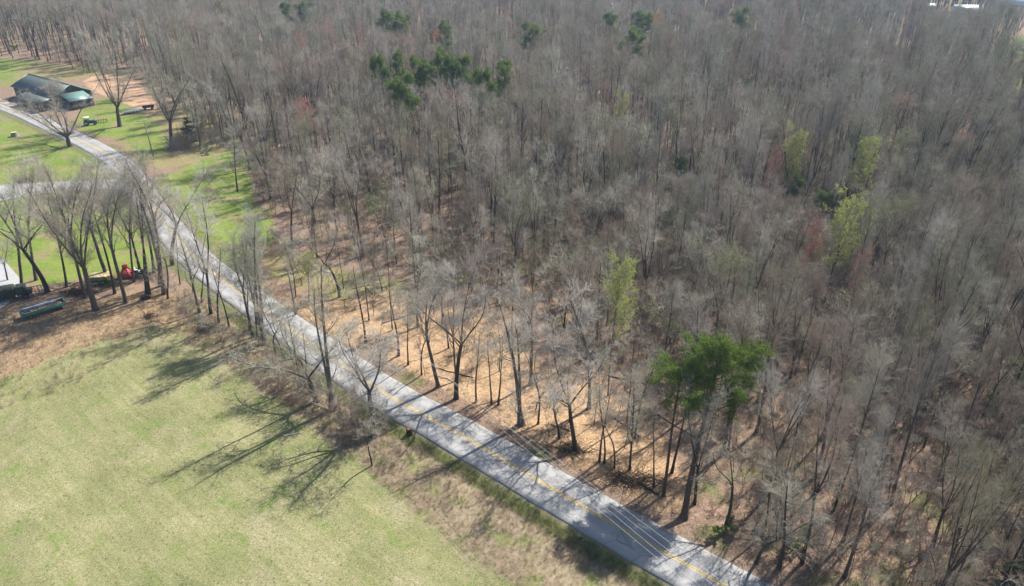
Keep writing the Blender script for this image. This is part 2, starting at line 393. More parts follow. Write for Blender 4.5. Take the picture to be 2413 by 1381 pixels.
# cracks
vv = t.n('ShaderNodeTexVoronoi', feature='DISTANCE_TO_EDGE', i_Vector=t.mix(.25, P_, t.n('ShaderNodeTexNoise', i_Vector=P_, i_Scale=.8).outputs['Color']), i_Scale=.35)
crk = t.math('MULTIPLY', t.math('SUBTRACT', 1.0, t.step(vv.outputs['Distance'], .0, .016)), .55)
c = t.mix(crk, c, (.10, .10, .10))
t.bump(a1, .3, .01)
M['asphalt'] = t.out(c, .8, .35)
def strip(name, o0, o1, z, mat, ncross=2, wob=0., parent=None, i0=0, i1=None, seed=1, skirt=False):
    r = RS(seed); C = RC[i0:i1]; Nn = NOR[i0:i1]; n = len(C)
    w = np.convolve(r.randn(n + 8), np.ones(5) / 5, 'same')[:n] * wob; w2 = np.convolve(r.randn(n + 8), np.ones(5) / 5, 'same')[:n] * wob
    vs = []
    for k in range(ncross):
        f = k / (ncross - 1); o = o0 + (o1 - o0) * f + (w * (1 - f) + w2 * f)
        q = C + Nn * o[:, None]; crown = .05 * (1 - (np.abs(o) / 3.3) ** 2)
        vs.append(np.column_stack([q, np.full(n, z) + np.maximum(crown, -.02)]))
    if skirt:
        lo0 = vs[0].copy(); lo0[:, :2] -= Nn * .12; lo0[:, 2] -= .35; lo1 = vs[-1].copy(); lo1[:, :2] += Nn * .12; lo1[:, 2] -= .35; vs = [lo0] + vs + [lo1]; ncross += 2
    v = np.stack(vs, 1).reshape(-1, 3); ix = np.arange(n * ncross).reshape(n, ncross)
    f = np.stack([ix[:-1, :-1], ix[:-1, 1:], ix[1:, 1:], ix[1:, :-1]], -1).reshape(-1, 4)
    me = new_mesh(name, v, f, [mat], smooth_=True)
    a = me.attributes.new('off', 'FLOAT', 'POINT'); a.data.foreach_set('value', np.tile(np.linspace(-1, 1, ncross), n).astype(np.float32))
    return obj(name, me, parent)
road = strip('road', -ROADW, ROADW, .06, M['asphalt'], 9, .10, skirt=True); tag(road, kind='structure')
t = NT('yellow_paint'); P_ = t.pos(); n1 = t.noise(P_, 9, 4, .8); n2 = t.noise(P_, .8, 3)
M['yellow'] = t.out(t.ramp(t.math('ADD', t.math('MULTIPLY', n1, .6), t.math('MULTIPLY', n2, .4)), (.28, (.46, .37, .22)), (.40, (.64, .44, .12)), (.64, (.78, .51, .09))), .7, .3)
strip('centre_line', -.20, -.08, .066, M['yellow'], 2, .004, road, seed=3)
strip('centre_line', .08, .20, .066, M['yellow'], 2, .004, road, seed=4)

def sheet(name, P, z, mat, dens=1.0):
    """flat slab from an outline with real thickness"""
    import bmesh
    bm = bmesh.new(); vs = [bm.verts.new((p[0], p[1], z)) for p in P]; f = bm.faces.new(vs)
    if f.normal.z < 0: f.normal_flip()
    bm.normal_update()
    r = bmesh.ops.extrude_face_region(bm, geom=[f]); 
    for v in [e for e in r['geom'] if isinstance(e, bmesh.types.BMVert)]: v.co.z = z
    for v in vs: v.co.z = z - .4
    bmesh.ops.triangulate(bm, faces=bm.faces[:]); bmesh.ops.recalc_face_normals(bm, faces=bm.faces[:])
    me = bpy.data.meshes.new(name); bm.to_mesh(me); bm.free(); me.materials.append(mat)
    return obj(name, me)
M['gravel'] = simple('pale_gravel', (.40, .395, .38), .9, .2, var=.2, scale=1.2)
M['concrete'] = simple('pale_concrete', (.40, .41, .415), .85, .3, var=.15, scale=.8)
tag(sheet('driveway', resample(px((-400,455),(-50,439),(60,432),(130,429),(200,426),(288,424),(306,442),(285,446),(240,446),(130,453),(60,462),(-50,480),(-400,505)), 2.5), .045, M['gravel']), kind='structure')
tag(sheet('concrete_pad', resample(px((-250,560),(-40,585),(0,606),(28,635),(50,665),(35,700),(-40,740),(-250,760)), 2.5), .05, M['concrete']), kind='structure')

# ------------------------------------------------------------------ tree growing
UP = np.array([0, 0, 1.])
def nrm(a): return a / (np.linalg.norm(a, axis=-1, keepdims=True) + 1e-9)
def grow(r, S, D, L, n, trop, gn):
    B = len(S); P = np.empty((B, n, 3)); P[:, 0] = S; d = nrm(D); w = np.zeros((B, 3))
    for i in range(1, n):
        w = w * .5 + r.randn(B, 3) * gn
        d = nrm(d + UP * trop / (n - 1) + w); P[:, i] = P[:, i - 1] + d * (L / (n - 1))[:, None]
    return P
def spawn(r, P, R, K, t0, t1, am, asd, lf, n, trop, gn, rf, rmin, tp=1.0, taper=.8, lv=.3):
    B, m, _ = P.shape; Lp = np.linalg.norm(np.diff(P, axis=1), axis=2).sum(1)
    b = r.choice(B, K, p=Lp / Lp.sum()); u = (np.arange(K) + r.rand(K)) / K; r.shuffle(u)
    tt = t0 + (t1 - t0) * u ** tp
    x = tt * (m - 1); i = np.minimum(x.astype(int), m - 2); f = (x - i)[:, None]
    pos = P[b, i] * (1 - f) + P[b, i + 1] * f; T = nrm(P[b, i + 1] - P[b, i])
    rp = R[b, i] * (1 - f[:, 0]) + R[b, i + 1] * f[:, 0]
    pr = nrm(np.cross(T, nrm(r.randn(K, 3)))); an = np.radians(am + r.randn(K) * asd)[:, None]
    D = T * np.cos(an) + pr * np.sin(an)
    L = np.broadcast_to(lf(Lp[b], tt) if callable(lf) else lf, (K,)) * (1 + r.randn(K) * lv).clip(.35, 1.9)
    C = grow(r, pos, D, L, n, trop, gn)
    r0 = np.maximum(np.minimum(rp * rf, L * .022 + .004), rmin)
    return C, r0[:, None] * np.linspace(1, 1 - taper, n)
def ends(P, R, K, r):                      # random points on the outer half of branches
    b = r.randint(0, len(P), K); x = (.35 + .65 * r.rand(K)) * (P.shape[1] - 1); i = np.minimum(x.astype(int), P.shape[1] - 2); f = (x - i)[:, None]
    return P[b, i] * (1 - f) + P[b, i + 1] * f
def cards(C, size, r, elong=1.6, nvec=None):
    K = len(C); a = nrm(r.randn(K, 3)); b = nrm(np.cross(a, r.randn(K, 3))); s = (size * (.6 + .8 * r.rand(K)))[:, None]
    v = np.stack([C - a * s * elong / 2, C + b * s / 2, C + a * s * elong / 2, C - b * s / 2], 1).reshape(-1, 3)
    return v, np.arange(K * 4).reshape(-1, 4)
class Acc:
    def __init__(s): s.v = []; s.f = []; s.n = 0
    def add(s, v, f): s.v.append(v); s.f.append(f + s.n); s.n += len(v)
    def get(s): return np.vstack(s.v), np.vstack(s.f)
def tree(seed, H=22, r0=.2, fork=.55, nl=1, la=14, lo=.42, K1=14, la1=36, L1=.24, K2=110, K3=600, K4=2600, gn=.05, tw=.010, l4=.75, tr1=.7, lean=.03, leaf=0, lsz=.18, lowtw=0, k1r=.55):
    r = RS(seed)
    tf = fork if nl > 1 else .93
    T = grow(r, np.zeros((1, 3)), np.array([[r.randn() * lean, r.randn() * lean, 1]]), np.array([H * tf]), 12, .12, gn * (.5 if gn > .15 else .22))
    tip = .62 if nl > 1 else .22
    RT = r0 * np.linspace(1, tip, 12)[None]; RT[0, 0] *= 1.45
    tr, cr = Acc(), Acc(); T0 = T.copy(); T0[:, 0, 2] -= .35
    tr.add(*tubes(T0, RT, 9))
    par = [(T, RT)]
    if nl > 1:
        S = np.repeat(T[:, -1], nl, 0) - np.array([0, 0, .4]) * r.rand(nl)[:, None]; az = r.rand() * 6 + np.arange(nl) * 2 * PI / nl + r.randn(nl) * .3
        an = np.radians(la * (.6 + .8 * r.rand(nl)))
        D = np.stack([np.cos(az) * np.sin(an), np.sin(az) * np.sin(an), np.cos(an)], 1)
        Ld = grow(r, S, D, H * (1 - fork) * (.8 + .3 * r.rand(nl)), 10, .35, gn * (1 if gn > .15 else .6))
        RL = (r0 * .62 / nl ** .35 * (.8 + .4 * r.rand(nl)))[:, None] * np.linspace(1, .2, 10)
        tr.add(*tubes(Ld, RL, 7)); par = [(Ld, RL)]
        if lo < fork: par.append((T, RT))
    B1 = []
    for i, (P, R) in enumerate(par):
        onT = P.shape[1] == 12
        t0, t1 = ((lo, .97) if nl == 1 else (lo / fork, 1.0)) if onT else (.12, .95)
        k = K1 if (len(par) == 1) else (int(K1 * .7) if i == 0 else max(3, int(K1 * .3)))
        B1.append(spawn(r, P, R, k, t0, t1, la1, 9, (lambda lp, tt: H * L1 * (1.25 - .75 * tt)), 8, tr1, gn * 1.4, k1r, .03, .9))
    P1 = np.concatenate([b[0] for b in B1]); R1 = np.concatenate([b[1] for b in B1]); tr.add(*tubes(P1, R1, 5))
    Pm = P1; Rm = R1
    if nl > 1:                                          # leaders carry fine branches too
        q = par[0][0][:, 2:], par[0][1][:, 2:]; Pm = np.concatenate([P1, q[0]]); Rm = np.concatenate([R1, q[1]])
    P2, R2 = spawn(r, Pm, Rm, K2, .2, 1., 38, 12, H * .085, 6, .45, gn * 2, .6, .016, .8)
    P3, R3 = spawn(r, P2, R2, K3, .15, 1., 40, 14, H * .05, 4, .3, gn * 2.5, .6, tw * 1.25, .8)
    P4, R4 = spawn(r, P3, R3, K4, .15, 1., 38, 15, l4, 2, .2, .12, .6, tw, .8, .55)
    cr.add(*tubes(P2, R2, 4)); cr.add(*tubes(P3, R3, 3)); cr.add(*tubes(P4, R4, 3))
    if lowtw:                                           # epicormic twigs on the stem
        Pq, Rq = spawn(r, T[:, 2:], RT[:, 2:], lowtw, .0, 1., 65, 15, 1.3, 4, .3, .15, .2, tw * 1.2, 1)
        Pz, Rz = spawn(r, Pq, Rq, lowtw * 3, .2, 1., 40, 12, .6, 3, .2, .15, .6, tw, 1)
        cr.add(*tubes(Pq, Rq, 3)); cr.add(*tubes(Pz, Rz, 3))
    lf = None
    if leaf: lf = cards(ends(P4, R4, leaf, r) + r.randn(leaf, 3) * .06, lsz, r)
    return tr.get(), cr.get(), lf

def pine(seed, H=20, r0=.22, base=.5, K1=26, L1=.17, clumps=330, spread=1., flat=.6, blades=42, size=.30, wid=.035, droop=.0, conic=.6):
    r = RS(seed)
    T = grow(r, np.zeros((1, 3)), np.array([[r.randn() * .03, r.randn() * .03, 1]]), np.array([H * .96]), 14, .1, .02)
    RT = r0 * np.linspace(1, .22, 14)[None]; RT[0, 0] *= 1.35
    tr, cr, nd = Acc(), Acc(), Acc(); T0 = T.copy(); T0[:, 0, 2] -= .35; tr.add(*tubes(T0, RT, 9))
    P1, R1 = spawn(r, T, RT, K1, base, .99, 68, 12, (lambda lp, tt: H * L1 * spread * (1 - conic * ((tt - base) / (1 - base)))), 7, .35 - droop, .09, .5, .03, .9)
    tr.add(*tubes(P1, R1, 5))
    D1, DR = spawn(r, T, RT, 10, base * .45, base, 80, 12, H * .07, 5, .1, .15, .3, .02, 1); cr.add(*tubes(D1, DR, 4))
    P2, R2 = spawn(r, P1, R1, clumps // 2, .3, 1., 45, 15, H * .05, 5, .35, .15, .6, .015, .7)
    P3, R3 = spawn(r, P2, R2, clumps, .25, 1., 42, 15, H * .022, 4, .4, .15, .6, .010, .7)
    cr.add(*tubes(P2, R2, 4)); cr.add(*tubes(P3, R3, 3))
    tips = P3[:, -1]; K = clumps * blades; c = tips[r.randint(0, len(tips), K)] + r.randn(K, 3) * np.array([.26, .26, .13]) * H / 22
    a = nrm(r.randn(K, 3) + UP * .5); b = nrm(np.cross(a, r.randn(K, 3))); s = (size * (.6 + .8 * r.rand(K)))[:, None]
    v = np.stack([c - b * wid, c + b * wid, c + a * s], 1).reshape(-1, 3)
    return tr.get(), cr.get(), (v, np.arange(K * 3).reshape(-1, 3))

def tree_meshes(nm, data, mt, mc, ml=None, leafname='buds'):
    (tv, tf), (cv, cf), lf = data
    out = [('trunk', new_mesh(nm + '_trunk', tv, tf, [M[mt]], smooth_=True)), ('crown', new_mesh(nm + '_crown', cv, cf, [M[mc]]))]
    if lf is not None: out.append((leafname, new_mesh(nm + '_' + leafname, lf[0], lf[1], [M[ml]])))
    return out, data
H0 = 22.
PRO = {}
def reg(key, data, mt, mc, ml=None, leafname='buds', H=H0):
    parts, _ = tree_meshes(key, data, mt, mc, ml, leafname); PRO[key] = (parts, float(max(np.percentile(data[1][0][:, 2], 99.9), np.percentile(data[0][0][:, 2], 99.9))))
# tall straight wood trees
WOODK = []
specs = [dict(), dict(nl=2, fork=.45, la=16), dict(lo=.5, L1=.2, r0=.17), dict(nl=3, fork=.38, la=17, r0=.24), dict(lo=.36, L1=.22, K1=18), dict(nl=2, fork=.6, la=22, lo=.45), dict(nl=4, fork=.3, la=20, r0=.26, K1=18), dict(lo=.55, L1=.18, r0=.14, K2=90, K4=2000)]
for i, s in enumerate(specs):
    k = 'wood%d' % i; reg(k, tree(100 + i, **{**s, 'r0': s.get('r0', .2) * 1.3, 'K2': 100, 'K3': 600, 'K4': 3200, 'la1': 31, 'tw': .0075, 'gn': .06}), ('bark', 'bark_dark')[i % 2], ('twig', 'twig_brown', 'twig_olive', 'twig_pale')[i % 4]); WOODK.append(k)
# big open-grown trees with fanning limbs
for i, s in enumerate([dict(nl=5, fork=.22, la=30, r0=.5, K1=26, K2=200, K3=1000, K4=4200, lo=.2, L1=.27), dict(nl=4, fork=.3, la=26, r0=.45, K1=24, K2=190, K3=1000, K4=4200, lo=.24, L1=.25), dict(nl=6, fork=.18, la=40, r0=.45, K1=34, K2=200, K3=1000, K4=4000, lo=.14, L1=.3)]):
    reg('open%d' % i, tree(200 + i, **{**s, 'K2': 260, 'K3': 1500, 'K4': 7500, 'tw': .012, 'r0': s['r0'] * 1.12}), 'bark', 'twig')
# roadside trees: clearer branching, paler bark, more gaps
for i, s in enumerate([dict(nl=2, fork=.5, la=18, r0=.28, K1=14, K2=95, K3=480, K4=1900, lo=.4, gn=.09), dict(nl=3, fork=.42, la=24, r0=.33, K1=18, K2=120, K3=560, K4=2000, lo=.28, gn=.10), dict(r0=.22, K1=18, K2=90, K3=420, K4=1600, lo=.3, gn=.08, L1=.2), dict(nl=2, fork=.35, la=13, r0=.26, K1=14, K2=90, K3=420, K4=1600, lo=.3, gn=.07, lowtw=40)]):
    reg('side%d' % i, tree(300 + i, **{**s, 'K2': int(s['K2'] * 1.4), 'K3': int(s['K3'] * 1.6), 'K4': int(s['K4'] * 1.7), 'tw': .012, 'r0': s['r0'] * 1.2}), ('bark', 'bark_dark')[i % 2], 'twig_pale')
# gnarled oaks
for i, s in enumerate([dict(nl=3, fork=.3, la=34, r0=.4, K1=22, K2=110, K3=500, K4=1700, lo=.2, gn=.13, L1=.17, tr1=.6, la1=52, lowtw=90), dict(nl=4, fork=.42, la=38, r0=.36, K1=22, K2=110, K3=480, K4=1500, lo=.25, gn=.13, L1=.17, tr1=.6, la1=52, lowtw=120)]):
    reg('oak%d' % i, tree(400 + i, **{**s, 'K2': 160, 'K3': 900, 'K4': 3600, 'tw': .012, 'r0': s['r0'] * 1.2}), 'bark', 'twig_pale')
# straight tall multi-stem with twiggy base
reg('tall0', tree(500, nl=3, fork=.06, la=6, r0=.85, K1=34, K2=240, K3=1300, K4=5600, tw=.012, lo=.1, L1=.13, gn=.04, la1=50, lowtw=90), 'bark_grey', 'twig_pale')
reg('tall1', tree(501, nl=2, fork=.1, la=4, r0=.62, K1=24, K2=130, K3=600, K4=2500, tw=.012, lo=.08, L1=.13, gn=.04, la1=50, lowtw=50), 'bark_grey', 'twig_pale')
# thin poles
for i, s in enumerate([dict(r0=.13, K1=12, K2=50, K3=230, K4=800, lo=.5, L1=.14, gn=.07), dict(r0=.11, K1=10, K2=40, K3=200, K4=700, lo=.55, L1=.12, gn=.10), dict(r0=.14, nl=2, fork=.45, la=12, K1=10, K2=50, K3=240, K4=850, lo=.4, L1=.14, gn=.12)]):
    reg('pole%d' % i, tree(600 + i, **{**s, 'r0': s['r0'] * 1.5, 'K4': int(s['K4'] * 1.5)}), 'bark_dark', 'twig')
# trees in bud
for key, sd, ml, n, sz in (('lime', 700, 'lime', 7500, .14), ('olive', 701, 'olive', 3000, .13), ('redbud', 702, 'redbud', 4500, .12), ('pinkbud', 703, 'pinkbud', 3500, .11), ('orange', 704, 'orange', 4500, .16)):
    reg(key, tree(sd, r0=.18, lo=.42, K1=16, K2=110, K3=480, K4=1500, leaf=n, lsz=sz, nl=2 if key != 'lime' else 1), 'bark', 'twig', ml, 'leaves')
# pines
reg('pine_main', pine(801, H=22, r0=.42, base=.60, K1=34, L1=.21, clumps=1000, conic=.25, size=.36, blades=34), 'bark_pine', 'twig_brown', 'needles', 'needles')
reg('pine_side', pine(802, H=22, r0=.22, base=.72, K1=18, L1=.13, clumps=420, conic=.3, size=.34), 'bark_pine', 'twig_brown', 'needles', 'needles')
for i in range(3):
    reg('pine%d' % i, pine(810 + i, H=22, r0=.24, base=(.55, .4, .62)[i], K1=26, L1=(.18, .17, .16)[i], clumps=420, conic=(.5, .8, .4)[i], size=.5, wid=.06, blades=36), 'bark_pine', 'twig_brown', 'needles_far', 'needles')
reg('cedar', pine(820, H=22, r0=.2, base=.08, K1=60, L1=.17, clumps=420, conic=.85, size=.5, wid=.08, blades=30), 'bark_pine', 'twig_brown', 'cedar', 'needles')
# saplings (6 m)
SAPK = []
for i, s in enumerate([dict(H=7, r0=.045, K1=9, K2=26, K3=130, K4=560, lo=.3, L1=.2, l4=.45, tw=.008), dict(H=7, r0=.05, nl=3, fork=.15, la=16, K1=10, K2=30, K3=140, K4=600, lo=.1, L1=.2, l4=.45, tw=.008), dict(H=7, r0=.035, K1=7, K2=18, K3=90, K4=380, lo=.4, L1=.16, l4=.4, tw=.007, gn=.1), dict(H=7, r0=.05, nl=4, fork=.06, la=26, K1=12, K2=36, K3=180, K4=800, lo=.05, L1=.24, l4=.45, tw=.008, gn=.12)]):
    reg('sap%d' % i, tree(900 + i, **s), 'bark', ('twig_brown', 'twig')[i % 2], H=7.); SAPK.append('sap%d' % i)

# ------------------------------------------------------------------ placing trees
def place(key, name, loc, h, rz, wx=1., lean=(0, 0), label=None, cat='tree', group=None):
    parts, H = PRO[key]
    e = empty(name, loc); e.empty_display_size = 1
    s = h / H
    tilt = math.hypot(*lean)
    M3 = Matrix.Rotation(rz, 4, 'Z')
    if tilt > 1e-4:
        ax = Vector((-lean[1], lean[0], 0)).normalized(); M3 = Matrix.Rotation(math.atan(tilt), 4, ax) @ M3
    e.rotation_euler = M3.to_euler(); e.scale = (s * wx, s * wx, s)
    tag(e, label, cat, group)
    for nm, me in parts: obj(nm, me, e)
    return e
def fit(base, top, h=None, lim=.13):
    """height and lean that carry a stem from its measured foot to its measured tip"""
    b = G(*base); z0 = gh(*b)
    best = None
    for z in np.arange(3, 45, .25):
        q = G(top[0], top[1], z); d = q - b; k = np.hypot(*d)
        if best is None or k < best[0]: best = (k, z, d)
    if h: z = z0 + h; d = G(top[0], top[1], z) - b; k = np.hypot(*d)
    else: k, z, d = best; h = z - z0
    if k / h > lim: d = d * (lim * h / k)
    return b, z0, h, (d[0] / h, d[1] / h)

taken = []
def hero(key, base, top, wx, label, group=None, name='bare_tree', rz=None, h=None):
    b, z0, h, ln = fit(base, top, h, .45 if h else .13)
    taken.append((b[0], b[1])); wx = wx * (1.4 if name == 'bare_tree' else 1)
    return place(key, name, (b[0], b[1], z0), h, random.random() * 6.28 if rz is None else rz, wx, ln, label, 'tree', group)

HEROES = [
 # row on the west side of the road
 ('open1', (225,728), (105,350), .62, 'large bare dark tree with many upright forks in the leafy strip, throwing the thickest shadow'),
 ('side0', (297,712), (232,365), .7, 'bare tree with a knobbly fork standing just below and left of the red hopper'),
 ('side1', (112,688), (25,375), .75, 'bare tree with a dark cup-shaped fork in front of the green lawn at the left'),
 ('side2', (157,676), (98,375), .6, 'slim straight dark tree behind the green farm wagon'),
 ('side0', (52,688), (8,395), .7, 'leaning bare tree beside the concrete pad at the left edge'),
 ('side3', (18,660), (6,540), .8, 'short crooked tree on the corner of the pale concrete pad'),
 ('side0', (250,648), (190,355), .8, 'bare tree with a wide Y fork between the timber stack and the lawn'),
 ('pole0', (345,690), (300,375), .9, 'thin bare tree just right of the red hopper, left one of a close pair'),
 ('pole1', (352,692), (318,395), .9, 'thin bare tree just right of the red hopper, right one of a close pair'),
 ('side2', (316,662), (285,375), .6, 'slim bare tree rising directly behind the black and white machine'),
 ('side3', (378,672), (332,340), .7, 'bare tree with a pale stem on the verge where the road meets the drive'),
 ('side1', (405,622), (365,355), .8, 'bare tree with spreading side limbs over the road beside the verge'),
 ('pole2', (395,702), (372,520), 1.0, 'thin pale stem at the right end of the leafy strip'),
 ('pole0', (424,668), (418,530), 1.0, 'short thin tree on the grass edge left of the road'),
 ('pole2', (455,690), (440,560), 1.0, 'thin bushy stem close to the left edge of the asphalt'),
 ('side3', (497,738), (452,425), .6, 'twiggy grey tree in the thicket above the dark brush pile'),
 ('pole1', (515,760), (488,560), 1.1, 'slender twig-covered tree right of the dark brush pile'),
 ('tall0', (622,806), (552,478), .62, 'very tall clump of three straight grey stems at the left edge of the road'),
 ('pole0', (588,775), (560,590), 1.0, 'thin crooked tree left of the tall three-stemmed clump'),
 ('oak0', (745,945), (690,735), .85, 'gnarled oak whose bent limbs reach over the road, left of the straight twin-stemmed tree'),
 ('tall1', (784,964), (722,600), .6, 'tall straight twin-stemmed grey tree at the edge of the pale field'),
 ('oak1', (880,1028), (868,765), .95, 'twisted bare oak with rising fork standing between the field and the road bend'),
 ('pole2', (876,1095), (872,935), .9, 'small thin tree rooted in the grass in front of the twisted oak'),
 ('pole1', (668,842), (640,700), 1.1, 'small bare tree right of the three-stemmed clump on the roadside bank'),
 ('side0', (200,700), (140,355), .6, 'tall bare tree just left of the large dark tree with many upright forks'),
 ('pole0', (270,690), (222,385), .9, 'thin tree between the large dark forked tree and the knobbly one'),
 ('side2', (85,660), (20,355), .7, 'slim bare tree rising behind the rusty rail rack'),
 ('side3', (330,640), (262,360), .6, 'tall thin tree standing behind the red hopper'),
 ('pole0', (362,640), (330,355), 1.0, 'thin bare tree right behind the black and white machine'),
 ('tall1', (388,690), (345,410), .7, 'pair of pale stems at the right end of the leafy strip'),
 ('side2', (470,735), (430,520), .8, 'grey tree on the left side of the roadside thicket'),
 ('side0', (606,795), (572,560), .6, 'slim grey tree touching the triple stems on their left'),
 ('side2', (560,450), (548,300), .9, 'grey tree at the sunny verge corner throwing a shadow on the grass'),
 ('pole2', (650,830), (612,690), 1.2, 'small crooked tree right of the triple stems on the bank'),
 ('pole0', (540,770), (508,600), 1.0, 'thin straight tree between the dark brush pile and the triple stems'),
 ('pole2', (475,712), (452,560), 1.0, 'thin forked tree in the thicket above and left of the brush pile'),
 ('side2', (710,910), (680,720), .7, 'slim grey tree just left of the gnarled roadside oak'),
 ('pole0', (730,925), (712,760), 1.0, 'thin stem crowding the gnarled roadside oak on its left'),
 ('side0', (595,792), (540,500), .6, 'tall grey tree left of the triple stems with a long field shadow'),
 # east side of the road
 ('side0', (1033,913), (990,600), .75, 'dark roadside tree with its fork low over the straw, left of two neighbours'),
 ('side1', (1075,940), (1072,590), .68, 'dark tree with a side stem splitting off at its foot, beside the road'),
 ('pole0', (1122,948), (1120,760), 1.0, 'thin single-stemmed tree between the dark forked trees and the twin poles'),
 ('pole1', (1158,952), (1152,770), 1.0, 'thin pole tree on the straw, left one of the twin poles'),
 ('pole0', (1174,954), (1182,760), 1.0, 'thin pole tree on the straw, right one of the twin poles'),
 ('tall1', (1228,1002), (1212,690), .75, 'double-stemmed straight tree at the roadside in front of the straw clearing'),
 ('pole2', (1268,1000), (1280,800), .9, 'slim bare tree standing just right of the double-stemmed roadside tree'),
 ('side1', (1356,1062), (1332,790), .85, 'single dark tree with low spreading arms that throws a long shadow across the road'),
 ('pole2', (1318,1035), (1322,830), 1.0, 'thin tree leaning behind the lone dark roadside tree'),
 ('pole0', (1412,1090), (1440,880), 1.0, 'slender tree right of the lone dark roadside tree, first of three curving stems'),
 ('pole1', (1424,1094), (1448,900), 1.0, 'slender dark stem growing close beside another on the brushy bank'),
 ('pole2', (1447,1105), (1470,930), .9, 'thin curving stem behind the brush heap, left of the forked one'),
 ('side2', (1484,1108), (1510,880), .7, 'forked thin tree growing right behind the roadside brush heap'),
 ('pole0', (1540,1150), (1555,960), .9, 'spindly tree just left of the smaller green pine stem'),
 ('side3', (1636,1190), (1660,900), .6, 'bare grey-stemmed tree close behind the big green pine'),
 ('pole2', (1708,1255), (1672,1030), 1.3, 'leaning dark tree with green ivy at its foot, right of the big green pine'),
 ('pole2', (1782,1328), (1835,1130), 1.2, 'twisted bare tree at the road edge nearest the bottom right corner of the asphalt'),
 ('pole0', (1835,1340), (1885,1080), 1.3, 'slim bare tree in the thicket just above the lower right road edge'),
 ('side2', (985,768), (978,560), .9, 'dark thick stem in the open part of the wood behind the forked roadside trees'),
 ('side2', (697,700), (690,560), .7, 'small bare tree behind the yellow-green bush on the brown wood floor'),
 ('pole0', (940,840), (930,640), 1.2, 'slim dark tree on the straw left of the dark forked roadside trees'),
 ('pole1', (962,862), (955,700), 1.1, 'thin crooked stem at the left rim of the straw clearing'),
 ('pole0', (862,810), (850,590), 1.1, 'slender tree just inside the wood across the road from the twisted oak'),
 ('pole2', (800,700), (790,500), 1.3, 'dark stem beside the yellow-green bush, on its right'),
 ('side2', (1388,960), (1400,650), .8, 'dark straight tree standing in the straw behind the lone roadside tree'),
 ('side0', (1250,905), (1240,640), .8, 'bare grey tree at the back of the straw clearing above the double-stemmed tree'),
 # left, far side of the road
 ('open0', (283,300), (228,40), .72, 'largest bare tree at the upper left, fanning out beside the old blue tractor'),
 ('open1', (405,348), (385,128), .8, 'big bare tree with an ivy-dark stem and red-brown fork near the utility pole with crossarm'),
 ('open2', (165,345), (105,192), 1.35, 'wide low tree fanning left in front of the green-roofed barn'),
 ('side2', (474,352), (455,190), .8, 'slim bare tree right of the ivy-dark tree'),
 ('open1', (536,312), (518,130), .6, 'broad bare tree at the wood edge behind the debris heap'),
 ('side1', (590,400), (565,190), .8, 'bare tree at the corner where the wood meets the sunny grass verge'),
 ('side1', (735,560), (730,330), .8, 'dark bare tree at the wood edge above the yellow-green bush'),
 ('wood1', (688,585), (660,360), .8, 'dark trunked tree leading the wood edge next to the grassy bank'),
 ('open0', (845,380), (840,150), .55, 'tall many-limbed bare tree left of the pine clump, right one of two'),
 ('open1', (745,350), (735,115), .62, 'tall many-limbed bare tree left of the pine clump, left one of two'),
 # inside the wood
 ('wood6', (1205,655), (1225,380), .8, 'dark vase-shaped tree group in the very middle of the wood'),
 ('wood3', (1258,640), (1275,400), .7, 'dark upright tree right of the vase-shaped middle trees'),
 ('wood1', (1160,560), (1145,330), .8, 'tall bare forked tree left of the vase-shaped middle trees'),
 ('wood3', (1400,610), (1408,420), .8, 'bare tree with a rounded open crown between the middle trees and the lower lime tree'),
 ('wood4', (1405,830), (1415,580), .9, 'bare tree standing under the lime-leafed tree at the back of the clearing'),
 ('wood3', (1628,745), (1640,540), .95, 'bare round-crowned tree above the big green pine'),
 ('wood6', (1925,705), (1965,520), .8, 'dark leaning tree below the brightest yellow-green crown on the right'),
 ('wood0', (2160,735), (2240,480), .8, 'tall dark leaning tree in the right-hand group of dark trunks, left one'),
 ('wood2', (2240,745), (2330,520), .8, 'tall dark leaning tree in the right-hand group of dark trunks, middle one'),
 ('wood0', (2335,765), (2425,500), .8, 'tall dark leaning tree in the right-hand group of dark trunks, outermost one'),
 ('oak1', (2228,855), (2248,760), .8, 'small gnarled dead tree with dark arms in the right part of the wood'),
 ('wood3', (1985,300), (2010,130), .9, 'dark-stemmed spreading tree in the upper right wood'),
 ('wood6', (2275,520), (2330,300), .7, 'large dark forked tree near the right edge at mid height of the photo'),
]
FIXED = {(540,770): .8, (475,712): 2.1, (710,910): 3.7, (730,925): 5.2, (595,792): 1.4}
for h in HEROES: hero(h[0], h[1], h[2], h[3], h[4], rz=FIXED.get(h[1]))
HK = [h for h in HEROES if h[0] in ('open0', 'open1', 'wood6', 'wood3') and h[1][1] > 330]
n_bare = len(HEROES)

